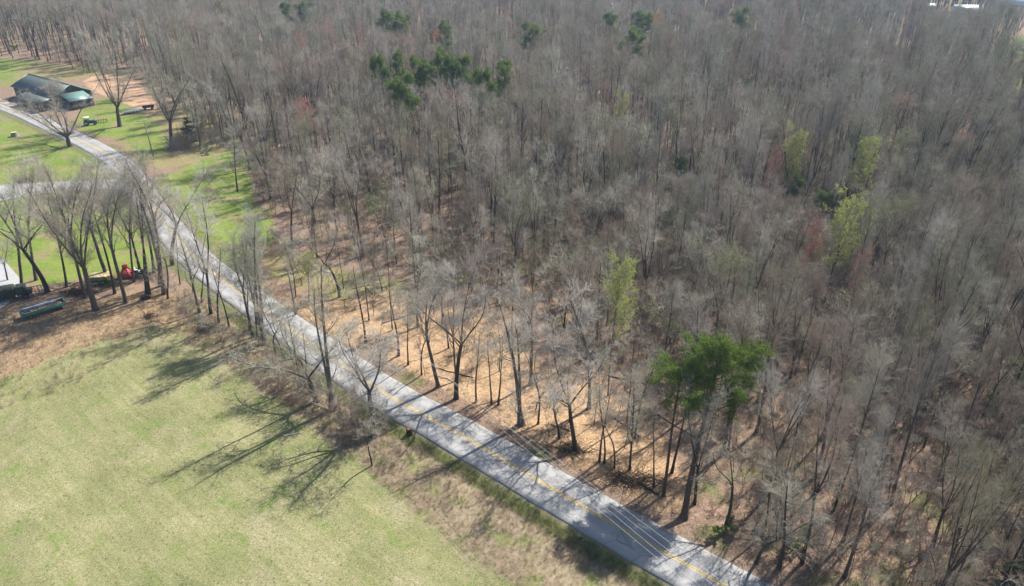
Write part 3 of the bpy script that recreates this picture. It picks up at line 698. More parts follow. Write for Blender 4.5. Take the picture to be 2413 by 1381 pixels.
COLORED = [
 ('pine_main', (1612,1224), (1690,782), 1.0, 'pine_tree', 'big green pine with broad lobed crown and dark stem, casting its shadow on the road'),
 ('pine_side', (1562,1172), (1572,812), 1.15, 'pine_tree', 'smaller green pine with a narrow crown touching the big pine on its left'),
 ('pine0', (1020,235), (1022,114), .8, 'pine_tree', 'tallest green pine in the middle of the pine clump'),
 ('pine1', (945,225), (940,118), .75, 'pine_tree', 'rounded green pine left in the pine clump'),
 ('pine0', (905,215), (900,126), .7, 'pine_tree', 'lowest pine at the left end of the pine clump'),
 ('pine2', (985,240), (982,134), .8, 'pine_tree', 'pale green pine between the rounded one and the tallest one of the clump'),
 ('pine0', (1062,245), (1058,132), .85, 'pine_tree', 'dense green pine right of the tallest one of the clump'),
 ('pine2', (1098,255), (1092,133), .8, 'pine_tree', 'dark pine at the right end of the pine clump'),
 ('pine0', (1154,232), (1150,158), .75, 'pine_tree', 'round-topped pine right of the clump, left one of a separate pair'),
 ('pine1', (1184,240), (1182,142), 1.0, 'pine_tree', 'narrow pine right of the clump, right one of a separate pair'),
 ('pine1', (520,110), (512,2), .9, 'pine_tree', 'dark pine breaking the canopy at the top left'),
 ('pine1', (680,80), (676,5), .9, 'pine_tree', 'slim dark pine at the top, right of the top left pine'),
 ('pine2', (712,60), (712,4), .9, 'pine_tree', 'faint pine at the very top beside the slim one'),
 ('pine0', (900,85), (898,22), .6, 'pine_tree', 'small far pine above the pine clump'),
 ('pine2', (943,98), (940,28), 1.0, 'pine_tree', 'small round far pine left of the orange-leafed tree'),
 ('pine1', (1052,115), (1045,50), .9, 'pine_tree', 'far pine directly behind the orange-leafed tree'),
 ('pine2', (1248,120), (1246,54), 1.0, 'pine_tree', 'lone far pine right of the orange-leafed tree'),
 ('pine1', (1450,110), (1446,30), 1.0, 'pine_tree', 'tall dark far pine right of top centre'),
 ('pine0', (1478,128), (1478,66), 1.1, 'pine_tree', 'green far pine at the foot of the tall dark one, right of top centre'),
 ('pine2', (1515,90), (1510,25), 1.1, 'pine_tree', 'pale far pine under the orange patch at the top'),
 ('pine2', (1757,62), (1754,18), .9, 'pine_tree', 'lone faint pine at the top, far right of centre'),
 ('pine2', (965,290), (955,175), .8, 'pine_tree', 'ivy-green stem standing below the pine clump'),
 ('pine2', (1604,470), (1606,370), .42, 'pine_tree', 'small green pine alone in the wood right of the middle trees'),
 ('pine2', (1885,560), (1882,412), .35, 'pine_tree', 'thin green pine left of the brightest yellow-green crown'),
 ('pine0', (1944,560), (1942,455), .5, 'pine_tree', 'green pine crown touching the brightest yellow-green crown'),
 ('pine2', (1765,240), (1762,185), .4, 'pine_tree', 'sparse green pine in the upper right wood'),
 ('cedar', (2375,1425), (2385,1318), 2.2, 'cedar_tree', 'dark green cedar at the bottom right corner'),
 ('cedar', (452,335), (440,275), 1.6, 'cedar_tree', 'olive green bushy cedar right of the ivy-dark tree'),
 ('lime', (1462,790), (1462,578), .68, 'budding_tree', 'bright lime-leafed narrow tree near the middle of the photo, above the clearing'),
 ('lime', (2010,620), (2012,432), .85, 'budding_tree', 'brightest yellow-green round crown on the right'),
 ('lime', (1878,420), (1880,285), .7, 'budding_tree', 'pale lime tree in the upper right wood'),
 ('lime', (1466,290), (1465,205), .6, 'budding_tree', 'faint lime tree right of the separate pine pair'),
 ('lime', (728,712), (732,585), 1.0, 'budding_tree', 'yellow-green bush on the brown wood floor near the road'),
 ('lime', (2030,420), (2050,310), .8, 'budding_tree', 'pale olive-green crown in the upper right, first of a loose pair'),
 ('olive', (2120,400), (2140,290), .8, 'budding_tree', 'pale olive-green crown in the upper right, second of a loose pair'),
 ('olive', (2120,600), (2140,440), .8, 'budding_tree', 'hazy olive-green tree right of the brightest yellow-green crown'),
 ('olive', (1720,700), (1730,560), .8, 'budding_tree', 'hazy green tree between the big pine and the red tree'),
 ('olive', (1980,1060), (2010,880), .9, 'budding_tree', 'greenish tree in the lower right wood'),
 ('olive', (1400,1000), (1420,820), .7, 'budding_tree', 'greenish budding tree behind the lone dark roadside tree'),
 ('redbud', (838,135), (842,62), .8, 'budding_tree', 'crimson budding tree above the tall bare pair at the upper left of centre'),
 ('redbud', (725,300), (718,222), 1.2, 'budding_tree', 'wide coral-red crown left of the tall bare pair'),
 ('redbud', (1828,400), (1830,342), .7, 'budding_tree', 'small bright red tree below the pale lime tree'),
 ('redbud', (1925,560), (1928,500), .6, 'budding_tree', 'small red crown beside the brightest yellow-green crown'),
 ('pinkbud', (1518,130), (1518,90), .7, 'budding_tree', 'tiny red crown right of the tall dark far pine'),
 ('pinkbud', (2112,190), (2112,118), .9, 'budding_tree', 'dull red crown in the top right wood'),
 ('pinkbud', (1190,60), (1192,6), .9, 'budding_tree', 'coral crown at the top centre'),
 ('pinkbud', (1215,80), (1218,52), .7, 'budding_tree', 'faint coral crown just below the one at top centre'),
 ('pinkbud', (965,80), (960,42), 1.2, 'budding_tree', 'faint orange-red crown beside the small round far pine'),
 ('pinkbud', (2395,1200), (2410,1090), .8, 'budding_tree', 'reddish bush tree at the right edge low in the photo'),
 ('pinkbud', (2045,680), (2050,560), .42, 'budding_tree', 'dull reddish tree in the right-hand wood'),
 ('orange', (1033,125), (1030,52), .8, 'budding_tree', 'orange-leafed tree between two far pines at the top'),
 ('orange', (1550,58), (1550,18), .8, 'budding_tree', 'orange crown at the top above the pale far pine'),
 ('orange', (715,105), (712,70), .9, 'budding_tree', 'faint orange crown at the top left beyond the barn wood'),
]
KEEP = []                                 # (u, half width, lowest crown point, distance): nearer trees are grown shorter here
def add_keep(u, hw, vb, x, y): KEEP.append((u, hw, vb, math.hypot(x, y)))
FREE = {'big green pine with broad lobed crown and dark stem, casting its shadow on the road'}
hero_h = {'pine': 25, 'lime': 23, 'oliv': 22, 'redb': 19, 'pink': 20, 'oran': 22}
for i_, (k, b, tp, w, nm, lb) in enumerate(COLORED):
    if k in ('pine_main', 'pine_side', 'cedar') or lb.startswith(('yellow-green bush', 'greenish', 'reddish bush')):
        continue
    hh_ = 13 if ('pine' in k and w <= .7 and tp[1] > 180) else hero_h[k[:4]]; w = w * (1.5 if hh_ == 13 else 1); COLORED[i_] = (k, b, tp, w, nm, lb); q_ = G(tp[0], tp[1], hh_ - .3); ub, vb = proj(q_[0], q_[1], 0.)
    COLORED[i_] = (k, (float(ub), float(vb)), tp, w, nm, lb); add_keep(tp[0], (7 if w > .5 or 'pine' not in k else 3.5) * FOC / np.hypot(*q_) * .35, tp[1] + (vb - tp[1]) * ((.34 if w > .5 else .13) if 'pine' in k else .36), *q_)
for k, b, tp, w, nm, lb in COLORED: hero(k, b, tp, w, lb, name=nm, h={'pine_main': 20.5, 'pine_side': 18.5}.get(k))

# scatter for the wood
SP = px((640,520),(592,470),(585,345),(520,335),(470,330),(410,255),(340,205),(200,190),(150,172),(85,160),(-250,135))
wood_poly = np.vstack([px((1960,1440),(1760,1262),(1690,1120),(1560,985),(1430,880),(1270,770),(1130,700),(1000,640),(880,620),(760,590),(680,545)), SP,
                       np.array([[-420, 330], [-900, 900], [1000, 900], [420, 60], [60, 18]])])
mid_poly = px((1760,1262),(1690,1120),(1560,985),(1430,880),(1270,770),(1130,700),(1000,640),(880,620),(760,590),(650,640),(650,700),(760,760),(850,820),(960,880),(1100,950),(1300,1050),(1500,1165),(1640,1240),(1740,1290))
open_poly = px((610,520),(760,470),(1000,450),(1300,500),(1480,620),(1520,760),(1500,900),(1560,985),(1430,880),(1270,770),(1130,700),(1000,640),(880,620),(760,590),(680,545))
rs = RS(42)
def jitter(x0, x1, y0, y1, s):
    a, b = np.meshgrid(np.arange(x0, x1, s), np.arange(y0, y1, s)); a = a.ravel(); b = b.ravel()
    return a + (rs.rand(len(a)) - .5) * s * .95, b + (rs.rand(len(a)) - .5) * s * .95
def inview(x, y, m=1.0, pad=12):
    u, v = proj(x, y, 0.); return (y > 5) & (np.abs(x) < (y * .80 + 28) * m + pad)
def away(x, y, pts, d):
    P = np.array(pts); k = np.ones(len(x), bool)
    for q in P: k &= np.hypot(x - q[0], y - q[1]) > d
    return k
def clumpy(x, y, s=.03): return .5 + .25 * (np.sin(x * s + 3 * np.sin(y * s * .7)) + np.cos(y * s * 1.3 + 2 * np.sin(x * s * .9)))
def scatter(spacing, y0, y1, poly, keep=1.0, mind=2.0, m=1.0):
    x, y = jitter(-620, 620, y0, y1, spacing)
    k = inview(x, y, m) & (poly_sd(x, y, poly) > .5); x, y = x[k], y[k]
    k = (zone_sd('lawn', x, y) < -1) & (zone_sd('dirt', x, y) < -5) & (np.abs(road_sd(x, y)) > 6) & (rs.rand(len(x)) < keep * (.72 + .5 * clumpy(x, y)) * np.where(poly_sd(x, y, open_poly) > 0, .48, 1.))
    x, y = x[k], y[k]; k = away(x, y, taken, mind)
    return x[k], y[k]
parts_ = [scatter(4.7, 15, 170, wood_poly), scatter(5.6, 170, 320, wood_poly), scatter(6.6, 320, 760, wood_poly)]
mx, my = scatter(5.2, 30, 130, mid_poly, .5)
wx_ = np.concatenate([p[0] for p in parts_]); wy_ = np.concatenate([p[1] for p in parts_])
dist = np.hypot(wx_, wy_); u_, v_ = proj(wx_, wy_, 10.)
infr = (u_ > -40) & (u_ < 2453) & (v_ < 1440)
rank = np.where(infr, dist, dist + 1e4); order = np.argsort(rank)
N_IND = 300 - n_bare - len(mx)
ind = order[:N_IND]; rest = order[N_IND:]
for h in HK: q_ = G(*h[1]); add_keep(h[2][0], 40 if h[0] != 'wood3' else 30, h[2][1] + (h[1][1] - h[2][1]) * .55, *q_)
for u0, hw, vb, bb in ((2400, 60, 26, (2400, 30)), (2250, 70, 42, (2270, 44)), (1650, 110, 1010, (1612, 1224)), (1690, 90, 1050, (1612, 1224)), (1462, 34, 680, (1462, 790)), (728, 45, 665, (728, 712))): q_ = G(*bb); add_keep(u0, hw, vb, *q_)
def limit_h(x, y, h):
    x = np.asarray(x, float); y = np.asarray(y, float); h = np.array(h, float); u, v = proj(x, y, 12.); dd = np.hypot(x, y)
    for ku, hw, vb, kd in KEEP:
        m = (dd < kd - 1) & (np.abs(u - ku) < hw + 2.0 * FOC / dd); kk = (CY - vb) / FOC
        zt = y * (kk * math.cos(PITCH) - math.sin(PITCH)) / (math.cos(PITCH) + kk * math.sin(PITCH)) + CAM_H
        h = np.where(m, np.minimum(h, zt), h)
    return h
MARKS = [('the big green pine', 1640, 1100), ('the lone dark roadside tree', 1355, 1060), ('the lower lime tree', 1462, 760), ('the brightest lime crown', 2010, 560), ('the vase-shaped middle trees', 1215, 640),
         ('the double-stemmed roadside tree', 1228, 1000), ('the outermost dark trunk', 2335, 765), ('the cedar in the corner', 2385, 1370), ('the gnarled dead tree', 2228, 855), ('the ivy-footed leaning tree', 1708, 1255),
         ('the grassy verge', 600, 480), ('the yellow-green bush', 728, 700), ('the lower right road edge', 1860, 1370), ('the small lone pine', 1604, 470), ('the twin poles', 1165, 952), ('the dark forked roadside trees', 1050, 925), ('the reddish bush tree', 2395, 1200), ('the greenish budding tree', 1980, 1060)]
FORM = {'wood0': 'straight', 'wood1': 'twin-forked', 'wood2': 'high-crowned', 'wood3': 'three-forked', 'wood4': 'full-crowned', 'wood5': 'high-forked', 'wood6': 'many-forked', 'wood7': 'narrow', 'pole0': 'pole-thin', 'pole1': 'crooked thin', 'pole2': 'split-stemmed', 'side2': 'low-branched', 'sap0': 'single-stemmed', 'sap1': 'three-stemmed', 'sap2': 'whip-thin', 'sap3': 'bushy'}
def where(u, v):
    nm, mu, mv = min(MARKS, key=lambda m: math.hypot(m[1] - u, m[2] - v)); du, dv = u - mu, v - mv; r = math.hypot(du, dv)
    k = int(round(math.degrees(math.atan2(-dv, du)) / 30)) % 12
    word = ['right of', 'right and up from', 'above and right of', 'above', 'above and left of', 'left and up from', 'left of', 'left and down from', 'below and left of', 'below', 'below and right of', 'right and down from'][k]
    return ('close ' if r < 60 else 'a bit ' if r < 120 else 'some way ' if r < 190 else 'far ') + word + ' ' + nm
def wood_label(key, h, u, v):
    size = ('short', 'mid-sized', 'tall', 'very tall')[int(h > 15) + int(h > 19) + int(h > 22.5)] if not key.startswith('sap') else ('small', 'larger')[int(h > 6.5)]
    return '%s %s bare %s %s' % (size, FORM[key], 'sapling' if key.startswith('sap') else 'tree', where(u, v))
def wood_group(u, v):
    if v > 900 and u > 1700: return 'bare trees of the lower right wood'
    if u > 1500: return 'bare trees behind the big green pine'
    if u > 1000: return 'bare trees behind the straw clearing'
    return 'bare trees by the grassy verge'
for i in ind:
    x, y = wx_[i], wy_[i]; u, v = proj(x, y, 0.); ky = WOODK[rs.randint(len(WOODK))]
    # keep the pine and the clearing open: shorter trees right behind the road
    h = float(limit_h(x, y, rs.uniform(14, 26) * (1 if rs.rand() > .18 else .65)))
    if h < 6: continue
    place(ky, 'bare_tree', (x, y, gh(x, y)), h, rs.rand() * 6.28, rs.uniform(.6, 1.0), (rs.randn() * .03, rs.randn() * .03), wood_label(ky, h, u, v), 'tree', wood_group(u, v))
for x, y in zip(mx, my):
    ky = ('pole0', 'pole1', 'pole2', 'wood7', 'side2')[rs.randint(5)]; h = float(limit_h(x, y, rs.uniform(10, 20))); u, v = proj(x, y, 0.)
    if h < 4: continue
    place(ky, 'bare_tree', (x, y, gh(x, y)), h, rs.rand() * 6.28, rs.uniform(.7, 1.1), (rs.randn() * .04, rs.randn() * .04),
          wood_label(ky, h, u, v), 'tree', 'thin trees on the straw clearing')

# the rest of the wood: one object, instanced by geometry nodes
def proto_collection(name, items):
    c = bpy.data.collections.new(name)
    for i, (nm, vs, fs, mats, mi) in enumerate(items):
        me = new_mesh(nm, vs, fs, mats, mi); o = bpy.data.objects.new('%s_%02d' % (name, i), me); c.objects.link(o)
    return c
def merged(data, mt, mc, ml=None):
    (tv, tf), (cv, cf), lf = data
    vs = [tv, cv]; quads = [tf, cf + len(tv)]; mats = [M[mt], M[mc]]; mi = [np.zeros(len(tf)), np.ones(len(cf))]; fs = [np.vstack(quads)]
    if lf is not None:
        vs.append(lf[0]); fs.append(lf[1] + len(tv) + len(cv)); mats.append(M[ml]); mi.append(np.full(len(lf[1]), 2))
        if lf[1].shape[1] == 4: fs = [np.vstack(fs)]
    return np.vstack(vs), fs, mats, np.concatenate(mi)
def instancer(name, x, y, z, idx, rot, scl, coll, label, cat):
    n = len(x); me = bpy.data.meshes.new(name); me.vertices.add(n)
    me.vertices.foreach_set('co', np.stack([x, y, z], 1).astype(np.float32).ravel())
    a = me.attributes.new('pick', 'INT', 'POINT'); a.data.foreach_set('value', idx.astype(np.int32))
    a = me.attributes.new('rot', 'FLOAT_VECTOR', 'POINT'); a.data.foreach_set('vector', rot.astype(np.float32).ravel())
    a = me.attributes.new('scl', 'FLOAT_VECTOR', 'POINT'); a.data.foreach_set('vector', scl.astype(np.float32).ravel())
    o = obj(name, me); ng = bpy.data.node_groups.new(name, 'GeometryNodeTree')
    ng.interface.new_socket('Geometry', in_out='INPUT', socket_type='NodeSocketGeometry'); ng.interface.new_socket('Geometry', in_out='OUTPUT', socket_type='NodeSocketGeometry')
    N = ng.nodes; L = ng.links; gi = N.new('NodeGroupInput'); go = N.new('NodeGroupOutput')
    m2p = N.new('GeometryNodeMeshToPoints'); ip = N.new('GeometryNodeInstanceOnPoints'); ci = N.new('GeometryNodeCollectionInfo')
    ci.inputs['Collection'].default_value = coll; ci.inputs['Separate Children'].default_value = True; ci.inputs['Reset Children'].default_value = True
    def at(nm, ty):
        q = N.new('GeometryNodeInputNamedAttribute'); q.data_type = ty; q.inputs['Name'].default_value = nm; return q.outputs['Attribute']
    L.new(gi.outputs[0], m2p.inputs[0]); L.new(m2p.outputs[0], ip.inputs['Points']); L.new(ci.outputs[0], ip.inputs['Instance'])
    ip.inputs['Pick Instance'].default_value = True
    L.new(at('pick', 'INT'), ip.inputs['Instance Index'])
    e2r = N.new('FunctionNodeEulerToRotation'); L.new(at('rot', 'FLOAT_VECTOR'), e2r.inputs[0]); L.new(e2r.outputs[0], ip.inputs['Rotation'])
    L.new(at('scl', 'FLOAT_VECTOR'), ip.inputs['Scale']); L.new(ip.outputs[0], go.inputs[0])
    md = o.modifiers.new('scatter', 'NODES'); md.node_group = ng
    return tag(o, label, cat, kind='stuff')
far_items = []
fs_ = [dict(), dict(nl=2, fork=.45, la=16), dict(lo=.5, L1=.2, r0=.17), dict(nl=3, fork=.38, la=17, r0=.24), dict(lo=.36, L1=.22, K1=18), dict(nl=4, fork=.3, la=20, r0=.26, K1=18), dict(lo=.55, L1=.18, r0=.15)]
tw_ = ['twig', 'twig_brown', 'twig', 'twig_pale', 'twig_olive', 'twig_brown', 'twig']
for i, s in enumerate(fs_):
    s = dict(s); s.update(K2=80, K3=380, K4=1600, tw=.011, l4=.9, r0=s.get('r0', .2) * 1.45, la1=30); far_items.append(('woodland_tree', *merged(tree(1100 + i, **s), ('bark', 'bark_dark')[i % 2], tw_[i])))
for i, (ml, n, sz) in enumerate((('olive', 900, .16), ('pinkbud', 700, .18), ('olive', 400, .12))):
    far_items.append(('woodland_tree', *merged(tree(1150 + i, K2=80, K3=380, K4=1500, tw=.011, la1=34, r0=.26, l4=.95, leaf=n, lsz=sz, nl=1 + i), 'bark', 'twig', ml)))
cf = proto_collection('woodland_trees', far_items)
x, y = wx_[rest], wy_[rest]; n = len(x)
idx = rs.randint(0, 7, n); q = rs.rand(n); idx = np.where(q < .07, 7, np.where(q < .085, 8, np.where(q < .15, 9, idx))); ur, _v = proj(x, y, 10.); q2 = rs.rand(n); idx = np.where((ur > 1500) & (_v > 200) & (q2 < .16), np.where(q2 < .06, 7, 9), idx)
hf = rs.uniform(15, 27, n) * np.where(rs.rand(n) < .2, .7, 1); hh = limit_h(x, y, hf); ok_ = hh > 6; x, y, idx, hf, hh = x[ok_], y[ok_], idx[ok_], hf[ok_], hh[ok_]; n = len(x)
hh = hh / H0; ww = (hh * .5 + hf / H0 * .5) * rs.uniform(.6, 1.0, n)
instancer('woodland', x, y, ground_z(x, y) if False else ghv(x, y), idx, np.stack([rs.randn(n) * .03, rs.randn(n) * .03, rs.rand(n) * 6.28], 1), np.stack([ww, ww, hh], 1), cf,
          'the rest of the leafless grey wood stretching to the top of the photo', 'wood')
print('woodland instances', n, 'mid', len(mx))

# understory saplings: the nearest 300 as things, the rest as brush
sx, sy = scatter(2.0, 15, 170, wood_poly, .85, .8); s2x, s2y = scatter(3.2, 30, 130, mid_poly, .25, 1.0); s3x, s3y = scatter(4.2, 170, 320, wood_poly, .8, 1.0)
sx = np.concatenate([sx, s2x, s3x]); sy = np.concatenate([sy, s2y, s3y]); d = np.hypot(sx, sy); u, v = proj(sx, sy, 2.)
rank = np.where((u > -20) & (u < 2433) & (v < 1400), d, d + 1e4); od = np.argsort(rank); si = od[:220]; sr = od[220:]
for i in si:
    uu, vv_ = proj(sx[i], sy[i], 0.)
    rgt = uu > 1700
    ky = SAPK[rs.randint(4)]; h = rs.uniform(4, 9)
    place(ky, 'sapling', (sx[i], sy[i], gh(sx[i], sy[i])), h, rs.rand() * 6.28, rs.uniform(.8, 1.3), (rs.randn() * .08, rs.randn() * .08),
          wood_label(ky, h, uu, vv_), 'sapling', 'saplings of the lower right thicket' if rgt else 'saplings at the rim of the wood')
sap_items = [('sapling_kind', *merged(tree(1200 + i, H=7, r0=.045, nl=1 + i, fork=.15, la=18, K1=10, K2=30, K3=110, K4=420, lo=.15, L1=.24, l4=.6, tw=.009), 'bark', ('twig_brown', 'twig', 'twig_brown')[i])) for i in range(3)]
sap_items.append(('sapling_kind', *merged(tree(1210, H=7, r0=.045, nl=2, fork=.15, la=18, K1=10, K2=30, K3=90, K4=300, lo=.15, L1=.22, l4=.5, tw=.011, leaf=300, lsz=.13), 'bark', 'twig', 'grassleaf')))
cs = proto_collection('understory_plants', sap_items); n = len(sr); x, y = sx[sr], sy[sr]
hh = rs.uniform(.55, 1.5, n); idx = np.where(rs.rand(n) < .12, 3, rs.randint(0, 3, n))
instancer('understory', x, y, ghv(x, y), idx, np.stack([rs.randn(n) * .08, rs.randn(n) * .08, rs.rand(n) * 6.28], 1), np.stack([hh * 1.25, hh * 1.25, hh], 1), cs, 'thicket of thin leafless saplings filling the wood floor', 'undergrowth')
print('saplings', len(si), n)
SCRUB = [px((430,690),(520,705),(600,775),(700,870),(800,940),(900,985),(925,1010),(905,1060),(800,1020),(700,945),(600,865),(500,805),(430,770)), px((425,305),(560,290),(590,340),(480,362),(400,352)), px((640,540),(720,600),(700,640),(600,610))]
bx_, by_ = jitter(-120, 20, 50, 240, 1.3); k_ = np.zeros(len(bx_), bool)
for P in SCRUB: k_ |= poly_sd(bx_, by_, P) > 0
k_ &= (np.abs(road_sd(bx_, by_)) > 4.2) & (rs.rand(len(bx_)) < .62); bx_, by_ = bx_[k_], by_[k_]; n = len(bx_); hh = rs.uniform(.18, .5, n) * (.4 + clumpy(bx_, by_, .25))
instancer('roadside_scrub', bx_, by_, ghv(bx_, by_), rs.randint(0, 3, n), np.stack([rs.randn(n) * .15, rs.randn(n) * .15, rs.rand(n) * 6.28], 1), np.stack([hh * 1.5, hh * 1.5, hh], 1), cs, 'tangled grey scrub under the trees along the field side of the road', 'scrub')

# ------------------------------------------------------------------ weeds and grass
def tuft(seed, n, h, spread, rad, bend, k=3, branch=0):
    r = RS(seed); S = np.zeros((n, 3)); S[:, :2] = r.randn(n, 2) * spread
    D = np.stack([r.randn(n) * bend, r.randn(n) * bend, np.ones(n)], 1)
    P = grow(r, S, D, h * (.5 + r.rand(n)), 4, -.1, .12); a = Acc(); R = np.full((n, 1), rad) * np.linspace(1, .3, 4); a.add(*tubes(P, R, k))
    if branch:
        Q, QR = spawn(r, P, R, branch, .3, 1, 45, 12, h * .35, 3, .2, .12, .8, rad * .7); a.add(*tubes(Q, QR, 3))
    return a.get()
def single(nm, d, m): return (nm, d[0], [d[1]], [M[m]], np.zeros(len(d[1])))
ct = proto_collection('weed_plants', [single('weed', tuft(1, 26, 1.1, .25, .010, .35, branch=70), 'weed'), single('weed', tuft(2, 22, .9, .3, .010, .5, branch=60), 'weed_pale'), single('weed', tuft(3, 30, 1.3, .2, .010, .3, branch=90), 'weed'),
                                      single('weed', tuft(4, 40, .5, .3, .012, .6), 'grassleaf'), single('weed', tuft(5, 34, .55, .35, .012, .7), 'weed_pale')])
def scatter_zone(names, spacing, box, sd_min=0., extra=None):
    x, y = jitter(*box, spacing); k = inview(x, y, .95, 4) & (np.abs(road_sd(x, y)) > 3.5); x, y = x[k], y[k]
    k = np.zeros(len(x), bool)
    for nme in names: k |= zone_sd(nme, x, y) > sd_min
    if extra is not None: k |= extra(x, y)
    return x[k], y[k]
bx = (-110, 70, 28, 170)
x1, y1 = scatter_zone(['weeds'], .45, bx); n1 = len(x1); i1 = rs.choice([0, 0, 2, 1, 4, 3], n1); c1 = clumpy(x1, y1, .35); i1 = np.where(c1 > .62, i1, rs.choice([4, 3, 1, 4], n1)); s1 = rs.uniform(.22, .58, n1)
x2, y2 = scatter_zone(['brown'], 1.25, bx); i2 = rs.choice([0, 1, 4, 2], len(x2)); s2 = rs.uniform(.3, .8, len(x2))
vfun = lambda x, y: (lambda r: (r < -3.6) & (r > -5.4))(road_sd(x, y)) & (y < 100)
x3, y3 = scatter_zone([], .42, bx, extra=vfun); i3 = rs.choice([3, 3, 4], len(x3)); s3 = rs.uniform(.35, .75, len(x3))
efun = lambda x, y: (lambda r: (r > 3.7) & (r < 7.5))(road_sd(x, y)) & (y < 190)
x4, y4 = scatter_zone([], .95, bx, extra=efun); i4 = rs.choice([0, 1, 3, 4], len(x4)); s4 = rs.uniform(.25, .6, len(x4))
wfun = lambda x, y: (poly_sd(x, y, wood_poly) > 0) & (np.hypot(x, y) < 130)
x5, y5 = scatter_zone([], 1.25, bx, extra=wfun); i5 = rs.choice([0, 1, 2, 4, 3], len(x5)); s5 = rs.uniform(.4, 1.3, len(x5))
x6, y6 = scatter_zone(['field'], .75, (-110, 40, 28, 110), -.3); i6 = rs.choice([3, 4, 4, 3], len(x6)); s6 = rs.uniform(.10, .26, len(x6))
X = np.concatenate([x1, x2, x3, x4, x5, x6]); Y = np.concatenate([y1, y2, y3, y4, y5, y6]); I = np.concatenate([i1, i2, i3, i4, i5, i6]); S = np.concatenate([s1, s2, s3, s4, s5, s6]); n = len(X)
instancer('dry_weeds', X, Y, ghv(X, Y), I, np.stack([rs.randn(n) * .1, rs.randn(n) * .1, rs.rand(n) * 6.28], 1), np.stack([S, S, S], 1), ct, 'dry mauve and straw weeds and grass tufts along the road and the tree strips', 'weeds')
print('weeds', n)

# ------------------------------------------------------------------ buildings, machines and small things
M['barn_wall'] = simple('weathered_barn_board', (.10, .09, .085), .85, .2, var=.4, scale=1.0)
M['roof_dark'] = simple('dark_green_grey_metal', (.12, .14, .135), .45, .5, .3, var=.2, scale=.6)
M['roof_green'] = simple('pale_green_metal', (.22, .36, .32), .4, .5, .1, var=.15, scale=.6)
M['doorway_shade'] = simple('painted_doorway_shade', (.015, .015, .015), .9, .1)
M['tyre'] = simple('black_rubber', (.02, .02, .021), .85, .3)
M['blue'] = simple('faded_blue_paint', (.05, .09, .20), .5, .4)
M['cream'] = simple('cream_paint', (.72, .70, .60), .5, .4, var=.1)
M['steel'] = simple('grey_steel', (.30, .31, .32), .5, .5, .4)
M['rust'] = simple('rusty_steel', (.20, .09, .045), .85, .2)
M['red'] = simple('faded_red_paint', (.58, .07, .08), .5, .4, var=.2)
M['teal'] = simple('faded_teal_paint', (.07, .25, .20), .6, .35, var=.25)
M['skyblue'] = simple('faded_blue_rail', (.32, .46, .60), .5, .4, var=.2)
M['wood_pale'] = simple('fresh_sawn_boards', (.58, .47, .26), .8, .2, var=.2)
M['wood_grey'] = simple('weathered_wood', (.26, .235, .21), .85, .2)
M['log_pale'] = simple('bleached_log', (.62, .58, .52), .8, .2, var=.15)
M['white'] = simple('white_metal_roof', (.80, .81, .82), .4, .5, var=.05)
M['glass'] = simple('dark_glass', (.02, .025, .03), .1, .6)
M['darktwig'] = bark('dark_brush', (.025, .018, .014), (.10, .075, .06))
M['brick'] = simple('brown_brick', (.24, .14, .10), .9, .2)
M['wire'] = simple('aluminium_wire', (.72, .73, .74), .5, .5, .2, var=.05)
M['black_wire'] = simple('black_cable', (.015, .015, .015), .6, .3)

def gpt(u, v, z=0.):
    q = G(u, v, z); return q[0], q[1], gh(*q)

# --- barn with green metal roof
def roof_slab(mb, a, b, c, d, th=.12):
    """a,b at ridge, c,d at eave; thickness downwards"""
    P = np.array([a, b, c, d], float); n = np.cross(P[1] - P[0], P[3] - P[0]); n /= np.linalg.norm(n)
    if n[2] < 0: n = -n
    V = np.vstack([P, P - n * th]); mb.add(V, [(0, 1, 2, 3), (7, 6, 5, 4), (0, 4, 5, 1), (1, 5, 6, 2), (2, 6, 7, 3), (3, 7, 4, 0)])
nb = G(63, 258); nr = G(137, 256)
A0 = G(68, 178, 7.0); A1 = G(168, 210, 6.2)
ax = (A1 - A0); LBN = float(np.hypot(*ax)); ang = math.atan2(ax[1], ax[0])
barn = empty('barn', (*((A0 + A1) / 2), gh(*((A0 + A1) / 2))), ang)
tag(barn, 'long dark barn with green metal roof edges beside the road at the upper left', 'barn')
HL = LBN / 2; W1 = 7.0; zr, ze = 6.8, 3.4; wl_ = 6.2
mb = MB()
for sy in (-1, 1): mb.box((0, sy * wl_, ze / 2 - .1), (2 * HL - .6, .16, ze + .2))
for sx in (-1, 1):
    V = [(sx * (HL - .3), -wl_, -.2), (sx * (HL - .3), wl_, -.2), (sx * (HL - .3), wl_, ze + .25), (sx * (HL - .3), 0, zr - .1), (sx * (HL - .3), -wl_, ze + .25)]
    V2 = [(x - sx * .16, y, z) for x, y, z in V]
    mb.add(V + V2, [(0, 1, 2), (0, 2, 4), (2, 3, 4), (5, 7, 6), (5, 9, 7), (7, 9, 8)] + [(i, 5 + i, 5 + (i + 1) % 5, (i + 1) % 5) for i in range(5)])
mb.build('wall', M['barn_wall'], barn)
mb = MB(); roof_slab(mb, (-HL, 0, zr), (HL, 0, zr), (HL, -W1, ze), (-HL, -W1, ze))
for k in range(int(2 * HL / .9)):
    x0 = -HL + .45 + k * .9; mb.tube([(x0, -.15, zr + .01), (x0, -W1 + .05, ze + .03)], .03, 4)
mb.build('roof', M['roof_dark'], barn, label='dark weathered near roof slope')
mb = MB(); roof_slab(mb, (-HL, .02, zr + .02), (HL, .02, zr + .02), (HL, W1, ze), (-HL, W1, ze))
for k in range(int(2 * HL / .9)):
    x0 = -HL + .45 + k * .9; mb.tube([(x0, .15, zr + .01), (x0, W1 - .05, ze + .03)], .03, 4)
mb.build('roof', M['roof_green'], barn, label='pale green far roof slope')
